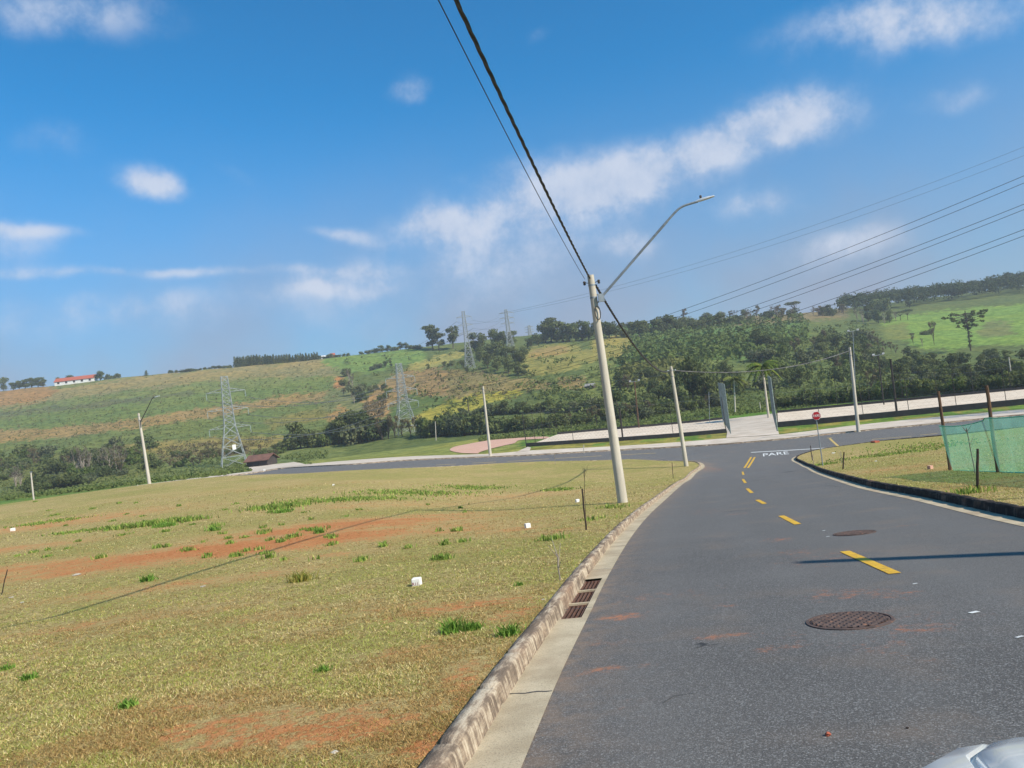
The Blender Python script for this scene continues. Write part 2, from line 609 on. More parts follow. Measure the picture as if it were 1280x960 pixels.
finish(k, out, col, 0.95, 0, k.math('ADD', n2, n3), 0.03, 0.7, 0.1)

# asphalt
m_asph, k, out = new_mat('asphalt')
p = pos(k)
g0 = k.noise(p, 0.35, 5, 0.6); g1 = k.noise(p, 130.0, 3, 0.65)
vor = k.add('ShaderNodeTexVoronoi'); k.l.new(p, vor.inputs['Vector']); vor.inputs['Scale'].default_value = 115.0
stone = k.add('ShaderNodeSeparateColor'); k.l.new(vor.outputs['Color'], stone.inputs[0])
newer = attr(k, 'newer')
base = k.mix(k.ramp(g0, 0.3, 0.7), (0.121, 0.110, 0.101), (0.163, 0.149, 0.137))
base = k.mix(k.math('MULTIPLY', newer, 0.75), base, (0.186, 0.173, 0.160))
grit = k.math('MULTIPLY', k.ramp(stone.outputs[0], 0.55, 0.98), k.math('SUBTRACT', 1.0, k.math('MULTIPLY', newer, 0.55)))
base = k.mix(k.math('MULTIPLY', grit, 0.75), base, (0.36, 0.35, 0.335))
base = k.mix(k.ramp(g1, 0.42, 0.62, 0.65, 0.0), base, (0.03, 0.03, 0.031))
st = k.noise(p, 4.5, 6, 0.7)
st2 = k.noise(p, 22.0, 4, 0.7)
ste = k.ramp(k.math('ADD', k.math('MULTIPLY', attr(k, 'stain'), 0.75), k.math('MULTIPLY', k.math('SUBTRACT', k.math('ADD', k.math('MULTIPLY', st, .55), k.math('MULTIPLY', st2, .45)), 0.5), 2.0)), 0.32, 0.85)
ste = k.math('MULTIPLY', ste, k.ramp(k.noise(p, 9.0, 6, 0.75), 0.40, 0.60, 0.12, 1.0))
base = k.mix(k.math('MULTIPLY', ste, 0.85), base, srgb(182, 112, 72))
dust = k.math('ADD', k.ramp(k.noise(p, 0.8, 5, 0.6), 0.5, 0.75, 0, 0.22), k.math('MULTIPLY', attr(k, 'edge'), k.ramp(st, .35, .65, .1, .75)))
base = k.mix(k.math('MULTIPLY', attr(k, 'track'), k.ramp(g0, .3, .7, .1, .3)), base, (0.165, 0.158, 0.15))
base = k.mix(dust, base, srgb(146, 122, 100))
base = k.mix(k.math('MULTIPLY', k.ramp(k.math('ADD', attr(k, 'tar'), k.math('MULTIPLY', k.math('SUBTRACT', st2, .5), 1.2)), .5, .7), 0.85), base, (0.02, 0.02, 0.021))
finish(k, out, base, 0.82, 0, k.math('ADD', g1, stone.outputs[0]), 0.006, 0.8, 0.35)

# weathered kerb stone, streaked down its face (u along, v across)
def kerb_mat(name, pale, mid_, dark, bias):
    m, k, out = new_mat(name)
    uv = k.add('ShaderNodeUVMap')
    mp = k.add('ShaderNodeMapping'); k.l.new(uv.outputs[0], mp.inputs[0]); mp.inputs['Scale'].default_value = (17, 2.2, 1)
    a = k.noise(mp.outputs[0], 1.0, 6, 0.68, 0.4)
    p = pos(k)
    mp2 = k.add('ShaderNodeMapping'); k.l.new(uv.outputs[0], mp2.inputs[0]); mp2.inputs['Scale'].default_value = (2.2, 9.0, 1)
    b = k.noise(mp2.outputs[0], 1.0, 7, 0.68); cc = k.noise(p, 60, 3, 0.7)
    sy_ = k.add('ShaderNodeSeparateXYZ'); k.l.new(uv.outputs[0], sy_.inputs[0])
    top_ = k.ramp(sy_.outputs[1], 0.17, 0.23, 0.60, 0.06)
    v = k.math('ADD', k.math('MULTIPLY', a, top_), k.math('MULTIPLY', b, k.math('SUBTRACT', 1.0, top_)))
    col = k.mix(k.ramp(v, 0.44 + bias, 0.58 + bias), dark, mid_)
    col = k.mix(k.ramp(v, 0.51 + bias, 0.64 + bias), col, pale)
    col = k.mix(k.ramp(k.noise(p, 1.1, 4, .6), .5, .7, 0, .35), col, srgb(160, 124, 98))
    col = k.mix(0.5, col, k.mix(cc, (0.1, 0.1, 0.1), (1, 1, 1)), 'SOFT_LIGHT')
    finish(k, out, col, 0.9, 0, k.math('ADD', cc, b), 0.012, 0.9, 0.2)
    return m


m_kerb = kerb_mat('kerb_stone', srgb(194, 178, 154), srgb(162, 142, 120), srgb(110, 95, 81), -0.015)
m_kerb_shaded = kerb_mat('kerb_stone_shaded', srgb(120, 112, 100), srgb(70, 64, 58), srgb(36, 33, 31), 0.03)  # shade on the right kerb is put into these darker colours

m_conc, k, out = new_mat('gutter_concrete')
p = pos(k)
n1 = k.noise(p, 2.0, 6, 0.62); n2 = k.noise(p, 80, 3, 0.7); n3 = k.noise(p, 0.6, 3, 0.5)
col = k.mix(k.ramp(n1, 0.3, 0.7), srgb(166, 150, 124), srgb(196, 180, 152))
col = k.mix(k.ramp(n3, 0.5, 0.7, 0, .5), col, srgb(160, 136, 112))
col = k.mix(k.ramp(n2, 0.5, 0.72, 0, .7), col, srgb(118, 106, 90))
finish(k, out, col, 0.9, 0, n2, 0.006, 0.7, 0.2)

m_walk, k, out = new_mat('pavement_concrete')
p = pos(k)
n1 = k.noise(p, 0.5, 5, 0.6); n2 = k.noise(p, 14, 4, 0.65)
col = k.mix(k.ramp(n1, 0.3, 0.7), srgb(182, 166, 148), srgb(204, 190, 174))
col = k.mix(k.ramp(n2, 0.5, 0.75, 0, .4), col, srgb(168, 156, 140))
finish(k, out, col, 0.9, 0, n2, 0.01, 0.5, 0.2)

m_sand, k, out = new_mat('court_sand')
p = pos(k)
n1 = k.noise(p, 0.35, 5, 0.65); n2 = k.noise(p, 3, 4, 0.7)
col = k.mix(k.ramp(n1, 0.3, 0.7), srgb(196, 178, 158), srgb(216, 200, 180))
col = k.mix(k.ramp(n2, 0.5, 0.75, 0, .45), col, srgb(172, 150, 132))
finish(k, out, col, 0.95, 0, n2, 0.08, 0.6, 0.1)

m_pink = worn('pink_paving', srgb(190, 146, 124), srgb(202, 160, 138), 0.8, bscale=20)
m_pit = worn('drain_pit', (0.012, 0.01, 0.009), (0.03, 0.02, 0.016), 4)
m_yel = worn('yellow_paint', srgb(214, 168, 48), srgb(196, 150, 44), 6, 0.7, bscale=70, c3=srgb(150, 122, 60))
m_yeld = worn('worn_yellow_paint', srgb(206, 172, 92), srgb(170, 146, 92), 4, 0.7, bscale=50)
m_whi = worn('white_paint', srgb(226, 226, 222), srgb(196, 196, 194), 6, 0.7, bscale=60)
m_black_wall = worn('black_wall', (0.028, 0.027, 0.028), (0.045, 0.043, 0.042), 2.0)  # one even near-black tone on every face
m_pole = worn('pole_concrete', srgb(196, 186, 168), srgb(172, 162, 146), 1.4, 0.85, bscale=30, stretch=(4, 4, .5), bump=.004)
m_galv = worn('galvanised_steel', srgb(150, 156, 160), srgb(118, 124, 130), 6, 0.55, 0.35, bscale=30, bump=.001)
m_steel = worn('weathered_tower_steel', srgb(174, 176, 174), srgb(134, 138, 136), 2, 0.6, 0.1, bscale=10, bump=.002)
m_fence = worn('fence_steel', srgb(128, 138, 134), srgb(98, 108, 106), 3, 0.8, 0.0, bscale=10, bump=.001)
m_darkpost = worn('dark_post', srgb(60, 54, 50), srgb(44, 40, 38), 3, 0.8)
m_brownpost = worn('brown_timber', srgb(112, 84, 62), srgb(78, 58, 46), 3, 0.85, stretch=(6, 6, .6), bscale=30)
m_stake = worn('stake_timber', srgb(70, 56, 46), srgb(44, 36, 32), 4, 0.9, stretch=(8, 8, .8), bscale=60)
m_cable = worn('black_cable', (0.03, 0.026, 0.022), (0.06, 0.05, 0.042), 8, 0.6, bscale=40, bump=.001)
m_wire = worn('bare_conductor', srgb(96, 100, 104), srgb(76, 80, 84), 2, 0.5, 0.3, bscale=5, bump=.001)
m_glint = worn('sunlit_cable', srgb(120, 116, 112), srgb(92, 88, 86), 0.6, 0.5, 0.0, bscale=5, bump=.001)  # paler grey stands in for sunlight caught by the dark cable
m_insul = worn('insulator', srgb(176, 186, 186), srgb(140, 150, 150), 3, 0.4, bump=.001)
m_lampw = worn('lamp_housing', srgb(206, 210, 214), srgb(182, 186, 190), 6, 0.45, 0.1, bscale=40, bump=.0005)
m_bark = worn('bark', srgb(96, 84, 70), srgb(66, 56, 48), 2.5, 0.95, stretch=(5, 5, .8), bscale=18)
m_dry = worn('dead_wood', srgb(158, 146, 132), srgb(120, 106, 94), 3, 0.95, bscale=18)
m_rust = worn('rusted_iron', srgb(112, 84, 72), srgb(80, 60, 52), 7, 0.85, 0.15, bscale=60, c3=srgb(122, 74, 58), bump=.004)
m_manhole = worn('manhole_iron', srgb(92, 76, 70), srgb(70, 58, 54), 6, 0.85, 0.0, bscale=50, c3=srgb(128, 92, 74), bump=.004)
m_red = worn('sign_red', srgb(168, 22, 34), srgb(150, 20, 30), 3, 0.45, bump=.0005)
m_redtext = worn('red_lettering', srgb(150, 30, 46), srgb(128, 26, 40), 8, 0.7)
m_block = worn('white_block', srgb(240, 236, 228), srgb(222, 216, 206), 6, 0.8, bscale=50)
m_wallw = worn('whitewash', srgb(226, 222, 216), srgb(204, 198, 190), 0.6, 0.85, bscale=6)
m_roof = worn('clay_tile', srgb(172, 92, 68), srgb(148, 78, 58), 0.8, 0.85, stretch=(6, 1, 1), bscale=8)
m_roofb = worn('old_tile', srgb(122, 86, 72), srgb(98, 70, 60), 1.0, 0.85, bscale=8)
m_darkwall = worn('dark_timber_wall', srgb(74, 64, 60), srgb(56, 50, 48), 1.5, 0.9)  # plain dark tone for the shed and hut walls
m_dark = worn('dark_opening', (0.02, 0.02, 0.022), (0.03, 0.03, 0.032), 2, 0.4)

L_DARK = leafy('leaf_dark', (0.050, 0.070, 0.026), (0.100, 0.130, 0.046), (0.13, 0.145, 0.055))
L_MID = leafy('leaf_mid', (0.078, 0.108, 0.038), (0.145, 0.182, 0.062), (0.18, 0.19, 0.07))
L_LIGHT = leafy('leaf_light', (0.075, 0.12, 0.028), (0.13, 0.17, 0.045), (0.17, 0.18, 0.06))
L_GREY = leafy('leaf_greygreen', (0.085, 0.105, 0.055), (0.14, 0.16, 0.085), (0.17, 0.18, 0.10))
L_DRY = leafy('leaf_dry', (0.13, 0.095, 0.055), (0.20, 0.155, 0.09), (0.11, 0.11, 0.045))
L_PURP = leafy('leaf_bare_twigs', (0.095, 0.072, 0.060), (0.14, 0.115, 0.095), (0.08, 0.08, 0.045))
L_PALM = leafy('leaf_palm', (0.07, 0.12, 0.022), (0.16, 0.20, 0.045), (0.22, 0.2, 0.05))

# ---------------------------------------------------------------- plan: lines traced on the land, then kept as curves
tr = lambda pts, dz=0.0: np.array([gp(x, y, dz)[:2] for x, y in pts])
KL_near = tr([(581, 960), (650, 846), (698, 774), (730, 726), (769, 675), (797, 646), (822, 625.5), (846, 606.5), (864, 593)])
d0 = KL_near[1] - KL_near[0]; d0 /= np.linalg.norm(d0)
back = [KL_near[0] - d0 * s - np.array([0.02, 0]) * s * 0 for s in (22, 12, 6, 2.5)]
KL_corner = tr([(876, 583.5), (876, 580), (866, 578), (836, 577.6), (786, 575.5)])
NL = tr([(700, 577.6), (620, 580.6), (560, 584), (500, 586.5), (440, 589.5), (380, 593.8), (330, 597.0), (280, 600.5)])
far_left = np.array([[-47, 82], [-58, 74], [-72, 62], [-88, 46]], float)
KL = spline(np.vstack([back, KL_near, KL_corner[:1], KL_corner[2:]]), 0.06)   # kerb line along the near road and round the corner
NLs = spline(np.vstack([KL[-1], NL, far_left]), 1.0)
KF = spline(np.vstack([[[-100, 50], [-80, 68], [-62, 81]], tr([(200, 606.5), (250, 599.8), (315, 592), (350, 586.4), (440, 581), (500, 576.5), (560, 573.6), (660, 569.6), (760, 564), (820, 560.8), (909, 555.5), (974, 550), (1073, 539.5), (1173, 530), (1280, 519)]), [[66, 66], [95, 44]]]), 0.8)
KR_near = tr([(1273, 648), (1227, 638), (1160, 623), (1093, 613 - 3), (1060, 601), (1027, 590.5), (1005, 580.5)])
d1 = KR_near[0] - KR_near[1]; d1 /= np.linalg.norm(d1)
KR = spline(np.vstack([[KR_near[0] + d1 * 16 + np.array([0, -9]), KR_near[0] + d1 * 5 + np.array([0, -1.0])], KR_near, tr([(994.5, 574), (1003, 569.0), (1026, 563.2), (1060, 558.3), (1100, 553.0), (1170, 546.5), (1280, 535.5)]), [[62, 55], [90, 36]]]), 0.15)

zr = lambda X, Y: g(X, Y)
zroad = lambda X, Y: g(X, Y) + 0.006
und = lambda X, Y: 0.05 * (vnoise(X, Y, 2.6, 3) - 0.5) + 0.16 * (vnoise(X, Y, 9.0, 8, 2) - 0.5) * smooth01((np.asarray(Y) - 8) / 20)
zlawn = lambda X, Y: g(X, Y) + 0.115 + und(X, Y) + lawn_lift(X, Y)
zwalk = lambda X, Y: g(X, Y) + 0.135
zverge = lambda X, Y: g(X, Y) + 0.10

# asphalt
AL = offset(KL, 0.30)
AR = offset(KR, -0.30)[::1]
jit = lambda P, s: P + np.random.RandomState(s).normal(0, 0.008, P.shape)
far_edge = offset(KF, -0.0)
road_poly = np.vstack([jit(AL[::6], 1), offset(NLs, 0.05)[2:], far_edge[::2], jit(AR[::-1][::3], 2)])
STAINS = [(777, 772, .35, .25, 1), (761, 804, .22, .16, 1), (753, 839, .35, .12, .95), (904, 758, .3, .2, .8), (900, 797, .3, .12, .9), (951, 800, .35, .1, .9),
          (967, 812, .3, .1, .85), (836, 831, .2, .12, .8), (916, 643, .5, .6, .7), (971, 675, .4, .5, .75), (1127, 658, .4, .3, .7), (1118, 743, .35, .3, .8),
          (1168, 785, .18, .15, .75), (1097, 810, .2, .2, .8), (1139, 827, .14, .2, .8), (1172, 847, .1, .1, .8), (1177, 930, .25, .3, .5), (1047, 743, .4, .4, .75),
          (884, 586, 1.4, 6, .75), (780, 880, .4, .2, .4), (1020, 700, 1.2, 1.0, .5), (880, 640, 1.0, 2.5, .5), (1000, 690, .6, .5, .6), (820, 745, 1.2, .6, .5), (1100, 780, .9, .7, .6)]
TAR = [(868, 821, .07, .06), (872, 806, .1, .03), (1030, 700, .04, .04), (914, 640, .5, .12), (950, 600, .6, .6), (985, 590, .7, .3), (838, 910, .05, .03), (1018, 770, .04, .04)]


def blobs(L, X, Y):
    o = np.zeros(np.shape(X))
    for b in L:
        P = gp(b[0], b[1])
        amp = b[4] if len(b) > 4 else 1
        o = np.maximum(o, amp * np.exp(-(((X - P[0]) / b[2]) ** 2 + ((Y - P[1]) / b[3]) ** 2)))
    return o


_ctr = tr([(1300, 790), (1121, 718), (1055, 690), (990, 652), (951, 628), (936, 613), (930, 598), (936, 577)])


def newer_(X, Y):
    xc = np.interp(Y, _ctr[:, 1], _ctr[:, 0])
    return np.clip(smooth01((X - xc + 0.9) / 0.5) * smooth01((Y - 5.5) / 3) + smooth01((Y - 11) / 12), 0, 1)


_KLs = KL[::6]


def kdist(X, Y):
    o = np.empty(len(X))
    for a in range(0, len(X), 3000):
        o[a:a + 3000] = np.sqrt(((X[a:a + 3000, None] - AL[::6][None, :, 0]) ** 2 + (Y[a:a + 3000, None] - AL[::6][None, :, 1]) ** 2).min(1))
    return o


def track_(X, Y):
    d = kdist(X, Y); w = .2 * (vnoise(X, Y, 3, 5) - .5)
    return np.clip(sum(np.exp(-((d + w - c) / .24) ** 2) for c in (.75, 2.15, 3.6, 5.0)), 0, 1)


road = sheet('road', road_poly, zroad, m_asph, 0.2, 0.022, attrs={
    'stain': lambda X, Y: blobs(STAINS, X, Y), 'tar': lambda X, Y: blobs(TAR, X, Y), 'newer': newer_, 'edge': lambda X, Y: np.exp(-kdist(X, Y) / .26), 'track': track_})

# lawns
SOIL = [(300, 690, 8.0, 2.8, 1.1), (430, 662, 5.5, 3.4, 1.0), (150, 712, 4.5, 1.6, .85), (30, 715, 4, 1.6, .8), (80, 655, 10, 5, .65), (20, 690, 5, 2, .6), (560, 648, 4, 2.5, .6), (650, 622, 6, 5, .5),
        (380, 930, .9, .35, .95), (200, 935, .7, .3, .7), (450, 925, .5, .3, .8), (640, 668, 1.6, 1.2, .6), (585, 770, 1.0, .5, .75), (690, 672, 1.0, .8, .6), (590, 860, .25, .7, .8),
        (545, 955, .25, .5, .8), (250, 900, .6, .3, .6), (490, 770, .8, .4, .4), (640, 780, .35, .4, .8), (60, 800, 1.5, .6, .4), (250, 735, 4, .8, .6), (120, 790, 2.5, .8, .5), (420, 700, 2, .8, .5), (250, 930, .8, .3, .8), (330, 915, .5, .25, .8), (430, 945, .5, .2, .9), (470, 900, .3, .2, .7), (520, 830, .5, .4, .5), (560, 900, .2, .5, .8), (180, 640, 5, 2, .5), (350, 780, 1.0, .5, .45), (500, 632, 8, 4, .45), (330, 612, 12, 6, .35),
        (1110, 590, 3, 2.5, .45), (1190, 588, 2, 2, .5), (1240, 610, 3, 1.6, .45), (1160, 570, 4, 3, .3)]
left_edge = offset(KL, -0.13)
ll_poly = np.vstack([left_edge[::8], offset(NLs, -0.10)[1:], [[-95, 30], [-70, -18], [left_edge[0][0], left_edge[0][1] - .1]]])
lawn = sheet('lawn', ll_poly, zlawn, m_lawn, 0.22, 0.022, attrs={'soil': lambda X, Y: blobs(SOIL, X, Y)})
right_edge = offset(KR, 0.13)
isl_poly = np.vstack([right_edge[::3][::-1], [[KR[0][0] + 6, KR[0][1] - 1], [80, -10], [96, 34]]])
isl_poly = isl_poly[::-1]
island = sheet('island_lawn', isl_poly, zlawn, m_lawn, 0.35, 0.022, attrs={'soil': lambda X, Y: blobs(SOIL, X, Y)})


# kerbs with joints
def kerb(name, P, side, mat, h=0.145, wdt=0.138, joint=1.0):
    """side +1: the carriageway lies to the right of P"""
    prof = [(0.03, -0.06), (0.014, 0.0), (-0.002, h * .72), (-0.010, h * .90), (-0.030, h * .985), (-wdt * .6, h), (-wdt * .95, h * .985), (-wdt, h * .85), (-wdt - .01, -0.05)]
    n = len(P)
    s = np.r_[0, np.cumsum(np.linalg.norm(np.diff(P, axis=0), axis=1))]
    V = []; uvv = []
    d = np.cumsum([0] + [math.hypot(prof[i][0] - prof[i - 1][0], prof[i][1] - prof[i - 1][1]) for i in range(1, len(prof))])
    for i, (t, z) in enumerate(prof):
        jitter = 0.007 * (vnoise(s, s * 0 + i * .31, 0.5, 5) - .5) * (1 if 0 < i < len(prof) - 1 else 0)
        jz = 0.012 * (vnoise(s, s * 0 + i * .1, 0.6, 9) - .5) * (1 if i > 1 else 0)
        notch = np.where((s % joint) < (s[1] - s[0]) * 1.02, -0.022, 0) * (1 if 1 <= i <= 6 else 0)
        Q = offset(P, (side * (t + jitter + (notch if i < 5 else 0))))
        V.append(np.c_[Q, g(Q[:, 0], Q[:, 1]) + z + jz + notch])
        uvv.append(np.c_[s, np.full(n, d[i])])
    m = len(prof)
    V = np.concatenate(V); UV = np.concatenate(uvv)
    Fc = []
    for i in range(m - 1):
        a = np.arange(n - 1) + i * n
        q = np.stack([a, a + 1, a + 1 + n, a + n], 1)
        Fc.append(q if side > 0 else q[:, ::-1])
    Fc = np.concatenate(Fc)
    me = np_mesh(name, V, Fc, mat, True)
    ul = me.uv_layers.new(name='UVMap')
    ul.data.foreach_set('uv', UV[Fc.ravel()].astype(np.float32).ravel())
    return tag(link(name, me), kind='structure')


kerb('kerb', KL, 1, m_kerb)
kerb('kerb', KR, -1, m_kerb_shaded, 0.17, 0.14)
kerb('kerb', NLs, 1, m_kerb, 0.14, 0.14)
kerb('kerb', KF, -1, m_kerb, 0.14, 0.12)

# gutters, with the drain opening and the joints
sKL = np.r_[0, np.cumsum(np.linalg.norm(np.diff(KL, axis=0), axis=1))]


def s_near(P, line, s):
    k = np.argmin(((line - P[:2]) ** 2).sum(1)); return s[k]


G0 = s_near(gp(702.5, 775.5), KL, sKL); G1 = s_near(gp(733, 725.5), KL, sKL)
jl = [s_near(gp(600, 872), KL, sKL) + 3.1 * q for q in range(-4, 14)]
in_grate = lambda i: G0 <= (sKL[i] + .03) <= G1
joint = lambda i: any(abs(sKL[i] + .06 - q) < .062 for q in jl)
zg0 = lambda X, Y: g(X, Y) + 0.012
ribbon('gutter', KL, 0.0, 0.25, zg0, m_conc, lambda i: in_grate(i) or (joint(i) and False))
ribbon('gutter', KL, 0.2502, 0.32, zg0, m_conc)
ribbon('gutter', KR, -0.32, 0.0, zg0, m_conc)

# far pavement, verge, court
KFb = KF
walk_in = tr([(500, 572.3), (610, 568.6), (660, 564.6), (760, 559.5), (820, 556), (909, 549), (974, 544.6), (1073, 532.5), (1173, 522.5), (1280, 513)])
walk_back = spline(np.vstack([offset(KF, -1.1)[[4, 24]], tr([(300, 592.0), (380, 581.3), (440, 576.3)]), walk_in, [[72, 70], [100, 46]]]), 0.8)
walk_poly = np.vstack([offset(KF, -0.11)[::2], walk_back[::-1]])
sheet('pavement', walk_poly, zwalk, m_walk, 1.2, 0.012)
apron = spline(tr([(316, 590.5), (311, 585), (309, 580), (322, 577.0), (347, 575.5), (372, 579), (392, 581.0)]), 0.6)
sheet('concrete_apron', apron, lambda X, Y: g(X, Y) + 0.15, m_walk, 1.0, 0.01)
pinkp = spline(tr([(598, 568.4), (577, 567.5), (562.5, 563), (582, 556.5), (612, 551.3), (650, 548.2), (685, 547), (682, 549.3), (652, 551), (642, 555.5), (622, 560), (600, 566.5), (598, 568.3)]), 0.7)[:-1]
sheet('pink_path', pinkp, lambda X, Y: g(X, Y) + 0.16, m_pink, 1.0, 0.01)
sheet('entrance_path', tr([(645, 567), (652, 563.5), (660, 560), (664, 561), (662, 565)]), lambda X, Y: g(X, Y) + 0.165, m_walk, 0.8, 0.01)

CT_Z = 0.18
cF_L, cF_M0, cF_M1, cF_R = gp(658, 559.5), gp(908, 542), gp(973, 535.2), gp(1280, 507)
cB_L, cB_M0, cB_M1, cB_R = gp(697, 544.3), gp(904, 525.5), gp(972, 517.5), gp(1280, 488.2)
ext = lambda A, B, k: B + (B - A) * k
cF_RR, cB_RR = ext(cF_M1, cF_R, .5), ext(cB_M1, cB_R, .5)
zc = lambda X, Y: g(X, Y) + CT_Z
dens_line = lambda A, B: resample(np.array([A[:2], B[:2]]), 1.5)
sheet('sand_court', np.vstack([dens_line(cF_L, cF_M0), dens_line(cF_M0, cB_M0)[1:], dens_line(cB_M0, cB_L)[1:], dens_line(cB_L, cF_L)[1:-1]]), zc, m_sand, 1.5, 0.012)
sheet('sand_court', np.vstack([dens_line(cF_M1, cF_RR), dens_line(cF_RR, cB_RR)[1:], dens_line(cB_RR, cB_M1)[1:], dens_line(cB_M1, cF_M1)[1:-1]]), zc, m_sand, 1.5, 0.012)
w0, w1 = gp(908, 549), gp(974, 544.6)
sheet('entrance_path', np.vstack([[w0[:2] + 0.02], [w1[:2]], [cF_M1[:2] - [0.12, 0]], [cB_M1[:2] - [.12, 0]], [cB_M0[:2] + [.12, 0]], [cF_M0[:2] + [.12, 0]]]), lambda X, Y: g(X, Y) + 0.16, m_walk, 1.5, 0.012)

# ---------------------------------------------------------------- the land sheet out to the horizon
S3 = lambda L, sc, ox, oy: [(x / sc + ox, y / sc + oy) for x, y in L]
ZONES = [   # painted in order: photo outline -> field colour
    ([(-200, 470), (430, 430), (430, 600), (-200, 660)], (104, 118, 72)),
    ([(-200, 520), (0, 497), (150, 478), (300, 462), (425, 456), (425, 470), (300, 474), (150, 490), (0, 512), (-200, 530)], (134, 124, 92)),
    ([(-200, 505), (70, 487), (180, 470), (300, 458), (420, 447), (420, 455), (300, 466), (180, 478), (90, 492), (-200, 515)], (146, 130, 96)),
    ([(0, 488), (68, 482), (76, 490), (44, 503), (8, 506), (-150, 512), (-150, 495)], (158, 118, 84)),
    ([(-200, 525), (0, 514), (120, 503), (240, 490), (240, 494), (120, 509), (0, 521), (-200, 534)], (86, 92, 74)),
    ([(-200, 548), (0, 522), (120, 510), (240, 494), (420, 470), (420, 488), (340, 497), (240, 512), (100, 532), (0, 540), (-200, 556)], (96, 116, 64)),
    ([(-200, 556), (0, 539), (100, 532), (175, 522), (240, 512), (340, 497), (418, 489), (420, 500), (340, 508), (240, 526), (175, 537), (100, 545), (0, 554), (-200, 566)], (148, 122, 88)),
    ([(-200, 566), (0, 554), (100, 545), (240, 526), (340, 508), (420, 500), (425, 535), (330, 545), (200, 556), (80, 565), (-200, 580)], (94, 110, 62)),
    ([(330, 524), (430, 505), (430, 520), (340, 538)], (122, 116, 66)),
    ([(150, 556), (300, 545), (410, 545), (330, 560), (200, 572), (150, 572)], (134, 122, 76)),
    ([(0, 575), (60, 566), (150, 560), (200, 566), (200, 590), (0, 620)], (96, 104, 58)),
    ([(395, 446), (440, 441), (530, 436), (530, 452), (480, 462), (430, 470), (418, 460)], (104, 134, 70)),
    (S3([(100, 330), (60, 470), (0, 540), (0, 590), (110, 640), (200, 660), (300, 650), (250, 480), (160, 340)], 5.333, 400, 400), (112, 116, 80)),
    (S3([(100, 370), (150, 380), (140, 430), (110, 470), (80, 430)], 5.333, 400, 400), (186, 128, 88)),
    (S3([(60, 640), (140, 560), (170, 600), (120, 690), (60, 690)], 5.333, 400, 400), (160, 124, 84)),
    (S3([(370, 440), (480, 370), (600, 330), (760, 320), (900, 350), (1067, 350), (1067, 450), (900, 520), (700, 500), (580, 480), (540, 520), (440, 600), (420, 650), (300, 650), (290, 560)], 5.333, 400, 400), (150, 122, 90)),
    (S3([(320, 520), (430, 520), (440, 600), (410, 650), (300, 640)], 5.333, 400, 400), (172, 132, 96)),
    (S3([(600, 310), (700, 270), (960, 205), (970, 250), (800, 310), (640, 345)], 5.333, 400, 400), (156, 148, 88)),
    (S3([(0, 440), (130, 450), (420, 490), (620, 530), (650, 570), (300, 570), (100, 600), (0, 610)], 4.8, 560, 370), (136, 120, 84)),
    (S3([(560, 570), (600, 500), (780, 500), (830, 540), (700, 615), (600, 620), (440, 640), (460, 590)], 5.333, 400, 400), (78, 104, 56)),
    (S3([(610, 720), (620, 650), (830, 545), (1067, 500), (1067, 590), (900, 620), (700, 710)], 5.333, 400, 400), (158, 150, 62)),
    (S3([(0, 690), (0, 620), (100, 598), (430, 568), (430, 600), (240, 640), (100, 700)], 4.8, 560, 370), (154, 148, 60)),
    (S3([(420, 330), (520, 305), (720, 285), (900, 330), (900, 430), (700, 455), (560, 480), (450, 470)], 4.8, 560, 370), (140, 134, 76)),
    (S3([(520, 320), (700, 295), (720, 330), (560, 370), (470, 360)], 4.8, 560, 370), (156, 132, 88)),
    (S3([(660, 500), (830, 490), (830, 560), (690, 560)], 4.8, 560, 370), (140, 118, 86)),
    ([(730, 452), (790, 448), (905, 445), (905, 500), (730, 500)], (106, 118, 66)),
    ([(740, 425), (780, 418), (850, 412), (850, 435), (770, 447), (740, 446)], (146, 136, 76)),
    ([(780, 408), (870, 398), (980, 392), (1010, 398), (1010, 430), (950, 450), (890, 450), (850, 456), (770, 460), (790, 430)], (80, 116, 64)),
    ([(850, 398), (1060, 380), (1060, 398), (860, 412)], (120, 106, 88)),
    (S3([(300, 460), (600, 430), (600, 480), (300, 520)], 5.05, 740, 370), (140, 138, 62)),
    ([(960, 430), (1100, 410), (1300, 430), (1300, 510), (960, 520)], (80, 98, 56)),
    (S3([(200, 370), (330, 280), (850, 240), (1400, 190), (1400, 480), (830, 490), (700, 530), (480, 520), (400, 460)], 5.333, 1060, 340), (112, 146, 66)),
    (S3([(850, 400), (940, 320), (1090, 330), (1100, 420), (900, 440)], 5.333, 1060, 340), (108, 118, 76)),
    (S3([(200, 360), (380, 340), (440, 440), (280, 460)], 5.333, 1060, 340), (108, 120, 66)),
]
rows = np.concatenate([np.linspace(-60, 96, 53), 100 * np.geomspace(1, 15, 440)])
avals = np.linspace(-1.05, 1.05, 640)
WY = lambda Y: np.maximum(Y, 0) + 70.0
YY, AA = np.meshgrid(rows, avals, indexing='ij')
XX = AA * WY(YY) + 0.10 * np.maximum(YY, 0)
ZZ = g(XX, YY)
nearzone = np.vstack([offset(KF, -0.25), [[110, 44], [110, -80], [-110, -80], [-110, 50]]])
nz = inside(nearzone, XX, YY)
rise = smooth01((YY - 150) / 60)
ZZ = np.where(nz, ZZ - 0.4, ZZ + 0.10 + rise * (1.6 * (vnoise(XX, YY, 26, 2) - .5) + 0.7 * (vnoise(XX, YY, 7, 4) - .5)))
Vt = np.stack([XX, YY, ZZ], -1).reshape(-1, 3)
colr = np.empty((len(Vt), 3)); colr[:] = srgb(92, 104, 60)
rj = np.random.RandomState(3)
